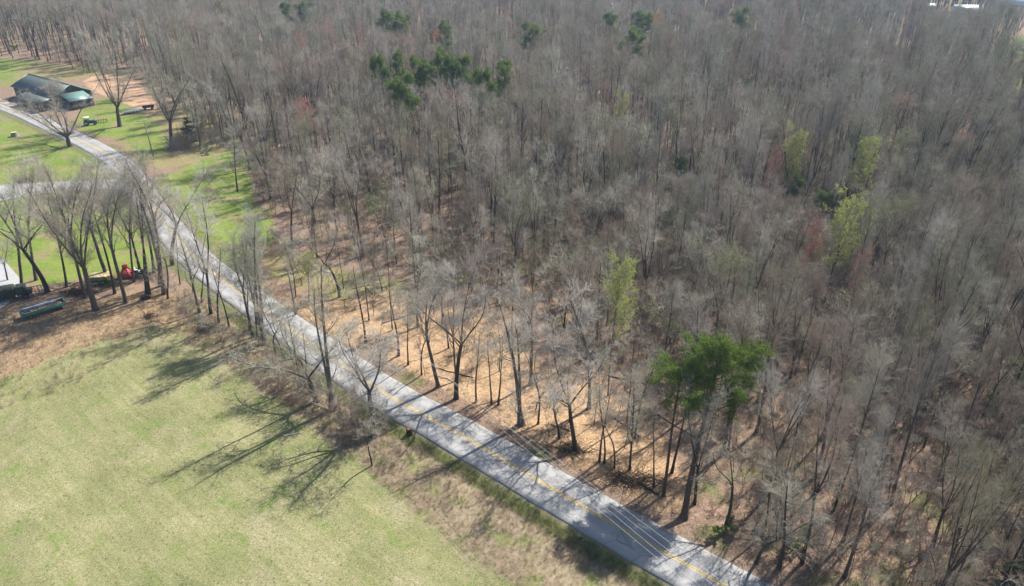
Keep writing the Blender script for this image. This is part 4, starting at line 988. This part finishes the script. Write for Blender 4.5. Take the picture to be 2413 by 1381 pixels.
mb = MB()
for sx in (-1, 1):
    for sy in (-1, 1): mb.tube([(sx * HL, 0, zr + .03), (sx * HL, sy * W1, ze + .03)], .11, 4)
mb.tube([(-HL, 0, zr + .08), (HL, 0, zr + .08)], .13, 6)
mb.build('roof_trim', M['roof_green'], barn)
for k, x0 in enumerate((-HL * .55, HL * .05, HL * .6)):
    MB().box((x0, -wl_ - .1, 1.4), (3.0, .08, 2.8)).build('door', M['doorway_shade'], barn)  # near-black panels on the closed wall; the shade of open doorways is painted
# lean-to on the near side and a lower wing at the right end
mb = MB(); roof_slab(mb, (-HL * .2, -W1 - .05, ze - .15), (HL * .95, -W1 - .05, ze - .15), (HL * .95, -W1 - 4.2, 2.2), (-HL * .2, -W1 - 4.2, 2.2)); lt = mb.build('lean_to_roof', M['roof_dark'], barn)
mb = MB()
for k in range(6): mb.box((-HL * .18 + k * HL * 1.12 / 5, -W1 - 4.0, 1.0), (.2, .2, 2.3))
mb.box((HL * .4, -W1 - .3, 1.3), (HL * 1.1, .1, 2.6)); mb.build('post', M['wood_grey'], lt)
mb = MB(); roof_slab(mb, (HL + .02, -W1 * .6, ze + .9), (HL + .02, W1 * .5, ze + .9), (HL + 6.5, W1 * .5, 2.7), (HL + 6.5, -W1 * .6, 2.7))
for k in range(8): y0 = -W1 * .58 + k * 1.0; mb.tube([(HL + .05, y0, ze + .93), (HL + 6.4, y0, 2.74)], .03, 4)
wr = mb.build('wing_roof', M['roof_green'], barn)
mb = MB(); mb.box((HL + 3.1, -W1 * .58, 1.35), (6.0, .14, 2.8)).box((HL + 6.1, 0, 1.25), (.14, W1 * 1.0, 2.6)); mb.build('wing_wall', M['barn_wall'], wr)

def wheel(parent, x, y, r, w, rim='steel', nm='wheel'):
    mb = MB(); ys = np.array([-.5, -.42, 0, .42, .5]) * w; rr = np.array([.86, .98, 1, .98, .86]) * r
    mb.tube([(x, y + q, r) for q in ys], rr, 18); w_ = mb.build(nm, M['tyre'], parent, sm=False)
    MB().tube([(x, y - w * .53, r), (x, y + w * .53, r)], r * .5, 12).build('rim', M[rim], w_)
    return w_
# --- tractor
x, y, z = gpt(214, 296)
tr = empty('tractor', (x, y, z), math.radians(20)); tag(tr, 'old blue tractor with a cream roof canopy standing on the grass near the barn', 'tractor')
wheel(tr, -.9, -.85, .85, .45); wheel(tr, -.9, .85, .85, .45); wheel(tr, 1.4, -.65, .42, .25); wheel(tr, 1.4, .65, .42, .25)
MB().box((1.0, 0, 1.15), (1.9, .7, .7)).box((1.98, 0, 1.1), (.1, .6, .55)).build('hood', M['blue'], tr)
MB().box((-.1, 0, .75), (2.9, .5, .4)).box((-.9, 0, .85), (.3, 1.4, .3)).build('chassis', M['blue'], tr)
for sy in (-1, 1): MB().box((-.9, sy * .78, 1.62), (1.3, .4, .12)).box((-.3, sy * .78, 1.4), (.12, .4, .5)).build('fender', M['blue'], tr)
mb = MB()
for sx in (-1.35, -.2):
    for sy in (-.5, .5): mb.tube([(sx, sy, 1.0), (sx, sy, 2.45)], .04, 6)
mb.build('canopy_frame', M['steel'], tr); MB().box((-.78, 0, 2.5), (1.7, 1.45, .14)).build('canopy', M['cream'], tr)
MB().box((-.8, 0, 1.35), (.5, .5, .12)).box((-1.05, 0, 1.62), (.1, .5, .5)).build('seat', M['tyre'], tr)
MB().tube([(1.3, .2, 1.4), (1.3, .2, 2.2)], .05, 6).build('exhaust', M['rust'], tr)
# --- hay rake beside the tractor
x, y, z = gpt(243, 290)
rk = empty('hay_rake', (x, y, z), math.radians(30)); tag(rk, 'rusty round-toothed farm implement parked right behind the blue tractor', 'farm implement')
mb = MB().box((0, 0, .8), (2.8, .16, .16)).box((-1.2, 0, .5), (.14, .14, .9)).box((1.2, 0, .5), (.14, .14, .9)).tube([(-1.4, 0, .8), (-1.9, 1.8, .5), (-1.5, 2.4, .45)], .07, 6)
mb.build('frame', M['rust'], rk)
for k in range(4):
    mb = MB(); x0 = -1.2 + k * .8; n = 20; ring = [(x0 + .15 * math.sin(q * 2 * PI / n), -.4 + .75 * math.cos(q * 2 * PI / n), .8 + .75 * math.sin(q * 2 * PI / n)) for q in range(n + 1)]
    mb.tube(ring, .035, 5)
    for q in range(0, n, 2): mb.tube([(x0, -.4, .8), ring[q]], .015, 4)
    mb.build('tooth_wheel', M['rust'], rk)
# --- flatbed trailer with rails and an old dark machine behind it
x, y, z = gpt(312, 270)
q = G(345, 262) - G(283, 274); fl = empty('flatbed_trailer', (x, y, z), math.atan2(q[1], q[0])); tag(fl, 'long grey flatbed trailer with pale side rails beyond the largest upper left tree', 'trailer')
MB().box((0, 0, .72), (6.2, 2.0, .12)).build('deck', M['wood_grey'], fl)
mb = MB()
for sy in (-1.02, 1.02): mb.box((0, sy, .95), (6.2, .09, .1)).box((0, sy, .6), (6.2, .12, .16))
for k in range(5):
    for sy in (-1.02, 1.02): mb.box((-2.9 + k * 1.45, sy, .8), (.07, .07, .3))
mb.tube([(3.1, .7, .6), (4.4, 0, .55), (3.1, -.7, .6)], .07, 6); mb.build('rail', M['skyblue'], fl)
for sx in (-.7, .3):
    for sy in (-1.2, 1.2): wheel(fl, sx, sy, .38, .22)
x, y, z = gpt(352, 262)
dt = empty('dump_wagon', (x, y, z), math.radians(25)); tag(dt, 'low dark wagon parked end to end with the grey flatbed trailer', 'wagon')
MB().box((0, 0, .8), (3.6, 1.9, .12)).box((0, -.95, 1.05), (3.6, .1, .5)).box((0, .95, 1.05), (3.6, .1, .5)).box((-1.78, 0, 1.05), (.1, 1.8, .5)).build('bed', M['tyre'], dt)
MB().tube([(1.8, 0, .6), (3.1, 0, .5)], .07, 6).build('drawbar', M['rust'], dt)
for sx in (-1.1, 1.1):
    for sy in (-.9, .9): wheel(dt, sx, sy, .4, .25, 'rust')

# --- red hopper, black and white machine, timber stack, wagon, old truck
x, y, z = gpt(298, 652)
rd = empty('red_hopper', (x, y, z), math.radians(15)); tag(rd, 'bright red sheet-metal hopper with sloping sides at the edge of the leafy strip', 'farm implement')
mb = MB(); V = [(-1.3, -1.0, .35), (1.3, -1.0, .35), (1.3, .9, .5), (-1.3, .9, .5), (-.35, .25, 1.75), (.35, .25, 1.75), (.45, .9, 1.7), (-.45, .9, 1.7)]
mb.add(V, [(3, 2, 1, 0), (4, 5, 6, 7), (0, 1, 5, 4), (1, 2, 6, 5), (2, 3, 7, 6), (3, 0, 4, 7)]); mb.box((0, .6, 2.05), (.8, .7, .6)); mb.build('body', M['red'], rd)
mb = MB()
for k in range(4): mb.tube([(-.9 + k * .6, -1.03, .42), (-.3 + k * .2, .2, 1.75)], .035, 4)
mb.build('rib', M['rust'], rd); 
mb = MB()
for sx in (-1.1, 1.1):
    for sy in (-.8, .7): mb.box((sx, sy, .2), (.1, .1, .5))
mb.build('leg', M['rust'], rd)
x, y, z = gpt(330, 648)
bm_ = empty('old_mower', (x, y, z), math.radians(-10)); tag(bm_, 'black and white piece of old farm machinery right of the red hopper', 'farm implement')
wheel(bm_, -.9, -.7, .6, .35, 'white'); wheel(bm_, -.9, .7, .6, .35, 'white'); wheel(bm_, .9, -.5, .35, .2, 'white'); wheel(bm_, .9, .5, .35, .2, 'white')
MB().box((.1, 0, .8), (2.4, .7, .5)).box((.9, 0, 1.2), (.9, .6, .4)).build('body', M['tyre'], bm_)
MB().box((-.6, 0, 1.25), (.5, .5, .14)).box((-.85, 0, 1.5), (.1, .5, .45)).box((.2, 0, 1.12), (.6, .5, .12)).build('panel', M['white'], bm_)
MB().tube([(-.1, 0, 1.1), (-.35, 0, 1.5)], .03, 5).build('steering_column', M['steel'], bm_)
x, y, z = gpt(236, 655)
ts = empty('timber_stack', (x, y, z), math.radians(8)); tag(ts, 'stack of pale yellow sawn boards behind the leafy strip, left of the red hopper', 'timber stack')
r_ = random.Random(3)
for lay in range(4):
    mb = MB()
    for k in range(7): mb.box((r_.uniform(-.15, .15), -.95 + k * .32, .2 + lay * .2), (3.4 + r_.uniform(-.3, .3), .27, .13), rz=r_.uniform(-.02, .02))
    mb.build('board_layer', M['wood_pale'], ts)
MB().box((-1.1, 0, .07), (.15, 2.2, .14)).box((1.1, 0, .07), (.15, 2.2, .14)).build('bearer', M['wood_grey'], ts)
x, y, z = gpt(188, 668); 
pk = empty('plank_pile', (x, y, z), math.radians(12)); tag(pk, 'low pinkish pile of loose planks left of the yellow board stack', 'timber stack')
for k in range(6): MB().box((r_.uniform(-.2, .2), -.6 + k * .24, .15 + .1 * (k % 2)), (2.2, .2, .07), rz=r_.uniform(-.15, .15)).build('plank', simple('pinkish_plank', (.46, .31, .24), .8) if k == 0 else bpy.data.materials['pinkish_plank'], pk)

q = G(148, 716) - G(68, 740); gw_ang = math.atan2(q[1], q[0]); c = G(104, 735); z = gh(*c)
gw = empty('farm_wagon', (c[0], c[1], z), gw_ang); tag(gw, 'faded green farm wagon with a pale blue rail and leaf-filled bed under the trees', 'wagon')
MB().box((0, 0, .75), (6.4, 2.0, .14)).build('bed', M['rust'], gw)
mb = MB().box((0, -1.02, .98), (6.4, .1, .6)).box((-3.2, 0, .98), (.1, 2.0, .6)).box((3.2, 0, .98), (.1, 2.0, .6)); mb.build('side_board', M['teal'], gw)
MB().box((0, 1.02, .98), (6.4, .1, .4)).box((0, 1.02, 1.22), (6.6, .2, .1)).build('rail', M['skyblue'], gw)
mb = MB()
for k in range(60): mb.box((r_.uniform(-2.9, 2.9), r_.uniform(-.8, .8), .86 + r_.random() * .1), (r_.uniform(.3, .9), .16, .07), rz=r_.uniform(0, 3), tilt=r_.uniform(-.15, .15))
mb.build('debris', simple('leaf_debris', (.33, .22, .14), .95, var=.5, scale=4), gw)
for sx in (-2.1, 2.1):
    for sy in (-.85, .85): wheel(gw, sx, sy, .42, .25, 'rust')
MB().tube([(3.2, 0, .55), (5.0, .1, .3)], .07, 6).build('drawbar', M['rust'], gw)
c = G(22, 705); z = gh(*c)
ot = empty('old_truck', (c[0], c[1], z), math.radians(28)); tag(ot, 'dark olive box-bodied old truck at the left edge beside the concrete pad', 'truck')
M['olive_paint'] = simple('dull_olive_paint', (.055, .062, .045), .7, .3)
MB().box((-.9, 0, 1.5), (4.2, 2.1, 1.9)).build('box_body', M['olive_paint'], ot)
MB().box((2.1, 0, 1.35), (1.5, 1.9, 1.3)).box((2.0, 0, 2.1), (1.1, 1.75, .3)).box((3.2, 0, 1.0), (.8, 1.7, .7)).build('cab', M['olive_paint'], ot)
MB().box((2.62, 0, 1.75), (.3, 1.6, .45)).build('windscreen', M['glass'], ot)
for sy in (-1.0, 1.0):
    wheel(ot, -1.9, sy, .48, .28, 'rust'); wheel(ot, 2.6, sy, .48, .28, 'rust')
    MB().box((3.62, sy * .6, 1.05), (.06, .22, .22)).build('headlight', M['steel'], ot)
c = G(84, 690); z = gh(*c)
rkk = empty('rail_rack', (c[0], c[1], z), math.radians(22)); tag(rkk, 'rusty upright rail rack between the old truck and the green lawn', 'rack')
mb = MB().box((0, 0, 1.35), (4.6, .1, .1)).box((0, 0, .35), (4.6, .1, .1)); mb.build('rail', M['rust'], rkk)
for k in range(9): MB().box((-2.2 + k * .55, 0, .68), (.07, .07, 1.4)).build('upright', M['rust'], rkk)

# --- brush piles and heaps
def heap(name, u, v, rx, ry, h, n, mat, seed, label, cat, rad=.03):
    r = RS(seed); x, y, z = gpt(u, v)
    a = Acc(); S = np.stack([r.randn(n) * rx * .45, r.randn(n) * ry * .45, np.zeros(n)], 1); S[:, 2] = h * np.exp(-(S[:, 0] / rx) ** 2 - (S[:, 1] / ry) ** 2) * r.rand(n)
    D = np.stack([r.randn(n), r.randn(n), r.randn(n) * .35 + .1], 1); P = grow(r, S - nrm(D) * .5, D, rx * (.5 + r.rand(n) * .7), 5, .0, .18); P[:, :, 2] = np.maximum(P[:, :, 2], .02)
    R = (rad * (.4 + r.rand(n)))[:, None] * np.linspace(1, .3, 5); a.add(*tubes(P, R, 5)); Q, QR = spawn(r, P, R, n * 3, .2, 1, 40, 15, rx * .3, 3, 0, .2, .6, .008); Q[:, :, 2] = np.maximum(Q[:, :, 2], .02); a.add(*tubes(Q, QR, 3))
    vv, ff = a.get(); o = obj(name, new_mesh(name, vv, ff, [mat]), loc=(x, y, z)); return tag(o, label, cat)
heap('brush_pile', 488, 775, 2.2, 1.5, 1.1, 150, M['darktwig'], 1, 'dark tangled brush pile on the edge of the pale field left of the road', 'brush pile')
heap('brush_pile', 352, 745, 1.5, .8, .5, 60, M['darktwig'], 2, 'small dark heap of twigs on the orange leaf litter', 'brush pile')
heap('brush_pile', 1490, 1135, 3.6, 1.2, .7, 170, M['darktwig'], 3, 'long dark brush heap on the bank between the lone roadside tree and the pines', 'brush pile')
heap('brush_pile', 1345, 1062, 2.6, 1.2, .35, 110, M['darktwig'], 4, 'low spread of dark twigs at the foot of the lone dark roadside tree', 'brush pile')
heap('brush_pile', 690, 945, 2.0, 1.0, .7, 90, M['weed'], 5, 'grey brown heap of cut branches left of the gnarled roadside oak', 'brush pile')
heap('brush_pile', 425, 350, 3.2, 2.6, 3.4, 520, M['weed'], 6, 'rounded brown leafless thicket at the foot of the ivy-dark tree', 'thicket', .03)
heap('brush_pile', 180, 690, 3.0, 1.4, 1.0, 190, M['darktwig'], 7, 'dark heap of branches and scrap above the green farm wagon', 'brush pile')
heap('brush_pile', 255, 668, 3.0, 1.0, .9, 170, M['cedar'], 8, 'dark green brambly heap in front of the yellow board stack', 'brush pile')
heap('brush_pile', 510, 335, 3.5, 1.6, .8, 130, M['log_pale'], 9, 'pale debris heap of sticks at the wood edge behind the verge', 'brush pile')
heap('brush_pile', 640, 600, 3.6, 1.2, .6, 130, M['weed_pale'], 10, 'spread of grey fallen branches across the far end of the verge', 'brush pile')
heap('brush_pile', 60, 428, 2.2, 1.4, 1.2, 190, M['cedar'], 11, 'low dark shrub on the lawn just above the pale driveway', 'shrub')
def log_(u, v, u2, v2, rad, mat, label, name='fallen_log', wob=.1, seed=0):
    r = RS(seed); a = G(u, v); b = G(u2, v2); n = 7; P = np.array([np.append(a + (b - a) * k / (n - 1), 0) for k in range(n)]); P[:, :2] += r.randn(n, 2) * wob; P[:, 2] = ghv(P[:, 0], P[:, 1]) + rad * .8
    o = P[0].copy(); mb = MB().tube(P - o, rad * np.linspace(1, .6, n), 8)
    d = P[-1] - P[0]; s = P[3] - o; mb.tube([s, s + np.array([-d[1], d[0], 0]) * .18 + d * .1 + np.array([0, 0, .3])], [rad * .5, rad * .2], 6)
    t_ = mb.build(name, mat, loc=o, sm=True); tag(t_, label, 'log')
log_(664, 597, 697, 589, .16, M['log_pale'], 'bleached white fallen log at the wood edge above the yellow-green bush', seed=1)
log_(759, 637, 788, 643, .17, M['log_pale'], 'pale fallen log on the wood floor just right of the yellow-green bush', seed=2)
log_(665, 1026, 712, 1021, .08, M['log_pale'], 'thin pale stick lying on the field left of the twisted oak', seed=3)
log_(735, 948, 775, 965, .09, M['log_pale'], 'grey branch lying at the foot of the gnarled roadside oak', seed=4)
log_(1500, 1140, 1555, 1172, .16, M['darktwig'], 'dark fallen trunk running along the bank to the smaller pine', seed=5)
log_(1570, 1190, 1590, 1180, .05, M['log_pale'], 'short pale stick on the litter left of the big pine foot', seed=6)
log_(900, 760, 985, 735, .14, M['wood_grey'], 'grey fallen trunk across the wood floor left of the dark forked trees', seed=7)
log_(830, 680, 900, 668, .12, M['wood_grey'], 'grey fallen trunk on the yellowish wood floor', seed=8)
rl = RS(9)
for k in range(26):
    u0 = rl.uniform(640, 1600); v0 = rl.uniform(650, 1150); q_ = G(u0, v0)
    if abs(road_sd([q_[0]], [q_[1]])[0]) < 6.5 or road_sd([q_[0]], [q_[1]])[0] < 0: continue
    aa = rl.rand() * 6.28; LL = rl.uniform(2.5, 7); b_ = q_ + LL * np.array([math.cos(aa), math.sin(aa)]); u1, v1 = proj(b_[0], b_[1], 0.)
    if road_sd([b_[0]], [b_[1]])[0] < 5: continue
    log_(u0, v0, float(u1), float(v1), rl.uniform(.06, .15), (M['wood_grey'], M['darktwig'], M['weed'])[k % 3], '%s fallen branch %s' % (('grey', 'dark', 'brownish')[k % 3], where(u0, v0)), 'fallen_branch', seed=20 + k)
# stumps
def stump(u, v, r0, h, label, mat='wood_grey', top='wood_pale'):
    x, y, z = gpt(u, v); e = empty('tree_stump', (x, y, z)); tag(e, label, 'stump')
    n = 14; rr = [r0 * (1.35 + .25 * math.sin(k * 2.1)) for k in range(n)]; V = []
    for lv, (f, zz) in enumerate(((1.25, -.15), (1.0, h * .25), (.85, h * .7), (.82, h))):
        for k in range(n): a = k * 2 * PI / n; V.append((rr[k] * f * math.cos(a), rr[k] * f * math.sin(a), zz + (.06 * math.sin(k) if lv == 3 else 0)))
    mb = MB(); mb.add(V, [(l * n + k, l * n + (k + 1) % n, (l + 1) * n + (k + 1) % n, (l + 1) * n + k) for l in range(3) for k in range(n)]); mb.build('bark', M[mat], e)
    mb = MB(); T_ = V[3 * n:]; T_ = [(x_ * .97, y_ * .97, z_ + .004) for x_, y_, z_ in T_] + [(0, 0, h + .02)]; mb.add(T_, [(k, (k + 1) % n, n) for k in range(n)]); mb.build('cut_face', M[top], e)
stump(35, 320, .75, 1.3, 'big pale-topped tree stump alone on the bright lawn at the upper left')
stump(342, 702, .5, .6, 'dark round stump on the leaf litter below the close pair of thin trees', 'bark_dark', 'bark_dark')
stump(965, 1022, .28, 1.0, 'dark reddish stump at the field-side road edge right of the twisted oak', 'darktwig', 'rust')
# --- shrubs along the left thicket, leafy bits
def shrub(u, v, h, key, label, w=1.): x, y, z = gpt(u, v); place(key, 'shrub', (x, y, z), h, random.random() * 6, w, (0, 0), label, 'shrub')
x, y, z = gpt(536, 336)
for u, v, h, w, lb in ((536, 340, 2.4, 1.6, 'bright green leafing bush right of the pale debris heap'), (490, 362, 2.0, 1.8, 'yellow-green low bush on the rim of the verge'), (40, 135, 2.5, 1.4, 'small green bush at the foot of the wood at the far upper left'),
                    (1705, 1262, 1.6, 1.5, 'green ivy clump at the foot of the leaning dark tree'), (1880, 1295, 2.0, 1.6, 'fresh green bush in the lower right thicket near the road'), (2050, 1040, 3.2, 1.2, 'green holly bush in a gap of the lower right wood')):
    x, y, z = gpt(u, v); 
    if 'mini' not in PRO:
        r = RS(77); d = tree(1300, H=4, r0=.05, nl=4, fork=.08, la=35, K1=16, K2=60, K3=160, K4=400, lo=.05, L1=.3, l4=.3, tw=.008, gn=.12, leaf=3400, lsz=.14); reg('mini', d, 'bark', 'twig', 'grassleaf', 'leaves')
    place('mini', 'shrub', (x, y, z), h, random.random() * 6, w, (0, 0), lb, 'shrub')
for k, (u, v, h) in enumerate([(470, 720, 3.5), (530, 770, 3.2), (560, 740, 3.8), (545, 800, 2.6), (590, 830, 3.), (640, 850, 3.2), (670, 880, 3.), (700, 905, 2.6), (655, 815, 3.), (725, 880, 3.4), (600, 790, 4.), (800, 960, 2.8), (850, 1000, 3.), (905, 1010, 2.6), (830, 1030, 2.2), (905, 985, 2.8), (450, 735, 3.), (420, 705, 3.2), (390, 690, 3.), (510, 735, 4.2)]):
    x, y, z = gpt(u, v); ky = ('sap3', 'sap1')[k % 2]
    lb = 'leafless grey bush number', 
    place(ky, 'bare_bush', (x, y, z), h * 1.2, random.random() * 6, 1.5, (0, 0), '%s leafless grey bush in the roadside thicket, %s' % ('tall' if h > 3.1 else 'low', 
          ['above the dark brush pile', 'right of the dark brush pile', 'beside the asphalt near the triple stems', 'below the triple stems on the left', 'just under the triple stems', 'between triple stems and gnarled oak', 'between stems and oak', 'left of the gnarled oak foot', 'right of the triple stems', 'above the gnarled oak foot', 'left of the triple stems', 'right of the twin-stemmed tree', 'left of the twisted oak', 'right of the twisted oak foot', 'in the grass left below the twisted oak', 'touching the asphalt by the twisted oak', 'on the leafy strip near the road', 'by the thin pale stem', 'behind the leafy strip end', 'in the thicket middle'][k]), 'bush', 'leafless bushes of the roadside thicket')

# --- utility poles and wires
def pole_(base, top, label, arm=2.4, az=0., hz=None):
    b, z0, h, ln = fit(base, top, hz); e = empty('utility_pole', (b[0], b[1], z0), az); tag(e, label, 'pole')
    MB().tube([(0, 0, -.4), (0, 0, h * .5), (0, 0, h)], [.17, .15, .12], 10).build('pole', M['wood_grey'], e, sm=True)
    MB().box((0, .16, h - .35), (arm, .11, .13)).build('crossarm', M['wood_grey'], e)
    for k in range(4): MB().tube([(-arm / 2 + .12 + k * (arm - .24) / 3, .16, h - .29), (-arm / 2 + .12 + k * (arm - .24) / 3, .16, h - .12), (-arm / 2 + .12 + k * (arm - .24) / 3, .16, h - .05)], [.05, .07, .04], 8).build('insulator', M['cream'], e)
    return e, b, z0, h
wd = math.atan2(-1.27, 1.0)
P1 = pole_((361, 368), (346, 292), 'grey utility pole with a crossarm by the road near the ivy-dark tree', 3.4, wd + PI / 2, 10.2)
P2 = pole_((697, 742), (689, 640), 'plain straight utility pole among the trees on the wood side of the road', 2.4, wd + PI / 2)
def wire(pts, sag, rad, mat, label):
    P = []
    for a, b in zip(pts[:-1], pts[1:]):
        a = np.array(a); b = np.array(b)
        for k in range(24): t_ = k / 24; P.append(a + (b - a) * t_ - np.array([0, 0, sag * 4 * t_ * (1 - t_)]))
    P.append(np.array(pts[-1])); P = np.array(P); o = P[0]
    w_ = MB().tube(P - o, rad, 5).build('power_line', mat, loc=o); tag(w_, label, 'power line', 'power lines along the road'); return w_
e1 = np.array([P1[1][0], P1[1][1], P1[2] + P1[3] - .05]); side = np.array([math.cos(wd + PI / 2), math.sin(wd + PI / 2), 0])
def ext(a, b, f): a = np.array(a, float); b = np.array(b, float); return a + (b - a) * f
for k, (a, b, lb) in enumerate((((1065, 897), (1700, 1369), 'pale overhead wire running highest and rightmost over the wood side of the road'),
                             ((1100, 930), (1680, 1378), 'pale overhead wire second from the wood side'),
                             ((1017, 857), (1598, 1338), 'pale overhead wire third from the wood side, above the yellow centre line'),
                             ((1000, 860), (1530, 1300), 'pale overhead wire nearest the field, crossing the pine shadow'))):
    A_ = np.append(G(*a, 9.2), 9.2); B_ = np.append(G(*b, 9.2), 9.2); st = e1 + side * (1.5 - k * 1.0); D_ = ext(A_, B_, 2.6)
    wire([st, A_, B_, D_], .0, .009, M['wire'], lb)
A_ = np.append(G(993, 925, 7.5), 7.5); B_ = np.append(G(1401, 1269, 7.5), 7.5)
wire([e1 - np.array([0, 0, 1.6]), ext(A_, B_, .0), B_, ext(A_, B_, 2.4)], .0, .013, M['black_wire'], 'thick black overhead cable crossing the asphalt to the field side')

# --- far things at the top right
def house(u, v, L, W_, h, ang_, wallm, roofm, label, name='house', cat='house', win=3):
    q = G(u, v); e = empty(name, (q[0], q[1], gh(*q)), ang_); tag(e, label, cat)
    mb = MB().box((0, 0, h / 2 - .2), (L, W_, h + .4), bev=.02)
    for sx in (-1, 1):
        V = [(sx * L / 2, -W_ / 2, h), (sx * L / 2, W_ / 2, h), (sx * L / 2, 0, h + W_ * .25)]; mb.add(V + [(a - sx * .2, b, c) for a, b, c in V], [(0, 1, 2), (3, 5, 4)])
    wl2 = mb.build('wall', wallm, e)
    mb = MB(); roof_slab(mb, (-L / 2 - .4, 0, h + W_ * .25 + .1), (L / 2 + .4, 0, h + W_ * .25 + .1), (L / 2 + .4, -W_ / 2 - .5, h - .1), (-L / 2 - .4, -W_ / 2 - .5, h - .1)); roof_slab(mb, (-L / 2 - .4, .01, h + W_ * .25 + .1), (L / 2 + .4, .01, h + W_ * .25 + .1), (L / 2 + .4, W_ / 2 + .5, h - .1), (-L / 2 - .4, W_ / 2 + .5, h - .1)); mb.build('roof', roofm, e)
    for k in range(win): MB().box((-L / 2 + (k + .5) * L / win, -W_ / 2 - .03, h * .55), (1.2, .08, 1.3)).build('window', M['glass'], e)
    MB().box((L * .12, -W_ / 2 - .04, 1.0), (1.0, .1, 2.1)).build('door', M['wood_grey'], e)
house(2405, 30, 40, 24, 7, math.radians(-20), M['steel'], M['white'], 'large building with a brilliant white metal roof in the top right corner', 'warehouse', 'building', 6)
house(2270, 34, 14, 9, 3, math.radians(-12), M['white'], M['white'], 'low white house in a clearing near the top right corner, left of the white-roofed building')
house(2175, 26, 12, 8, 3, math.radians(-10), M['brick'], M['steel'], 'small grey-roofed house at the top, left of the low white house')
def car(u, v, ang_, mat, label):
    q = G(u, v); e = empty('parked_car', (q[0], q[1], gh(*q)), ang_); tag(e, label, 'car')
    mb = MB(); prof = [(-2.2, .35), (-2.25, .85), (-1.9, 1.0), (-1.3, 1.42), (.3, 1.45), (1.0, 1.0), (2.1, .85), (2.25, .4)]
    V = [(a, -.85, b) for a, b in prof] + [(a, .85, b) for a, b in prof]; n = len(prof)
    F_ = [(i, i + 1, n + i + 1, n + i) for i in range(n - 1)] + [(n - 1, 0, n, 2 * n - 1)] + [(0, i + 1, i) for i in range(1, n - 1)] + [(n, n + i, n + i + 1) for i in range(1, n - 1)]; mb.add(V, F_); mb.build('body', mat, e)
    MB().box((-.45, 0, 1.22), (1.75, 1.74, .3)).build('window', M['glass'], e)
    for sx in (-1.4, 1.4):
        for sy in (-.8, .8): wheel(e, sx, sy, .33, .22)
car(2408, 140, math.radians(-15), M['white'], 'white car parked at the right edge near the top, on a green opening')

# ------------------------------------------------------------------ the air: a closed box of thin even haze
hz = bpy.data.materials.new('haze_air'); hz.use_nodes = True; ht = hz.node_tree; ht.nodes.clear()
ho = ht.nodes.new('ShaderNodeOutputMaterial'); pv = ht.nodes.new('ShaderNodeVolumePrincipled'); pv.inputs['Color'].default_value = (.50, .72, 1.0, 1); pv.inputs['Density'].default_value = HAZE_DENSITY; pv.inputs['Anisotropy'].default_value = .2
ht.links.new(pv.outputs[0], ho.inputs['Volume'])
x0, x1, y0, y1, z0, z1 = -2600, 2600, -1100, 4800, float(gz.min()) - 1.5, CAM_H + 4
V = [(x0, y0, z0), (x1, y0, z0), (x1, y1, z0), (x0, y1, z0), (x0, y0, z1), (x1, y0, z1), (x1, y1, z1), (x0, y1, z1)]
hb = obj('haze', new_mesh('haze', V, np.array([(3, 2, 1, 0), (4, 5, 6, 7), (0, 1, 5, 4), (1, 2, 6, 5), (2, 3, 7, 6), (3, 0, 4, 7)]), [hz])); tag(hb, 'thin bluish haze over the far wood', 'haze', kind='stuff')
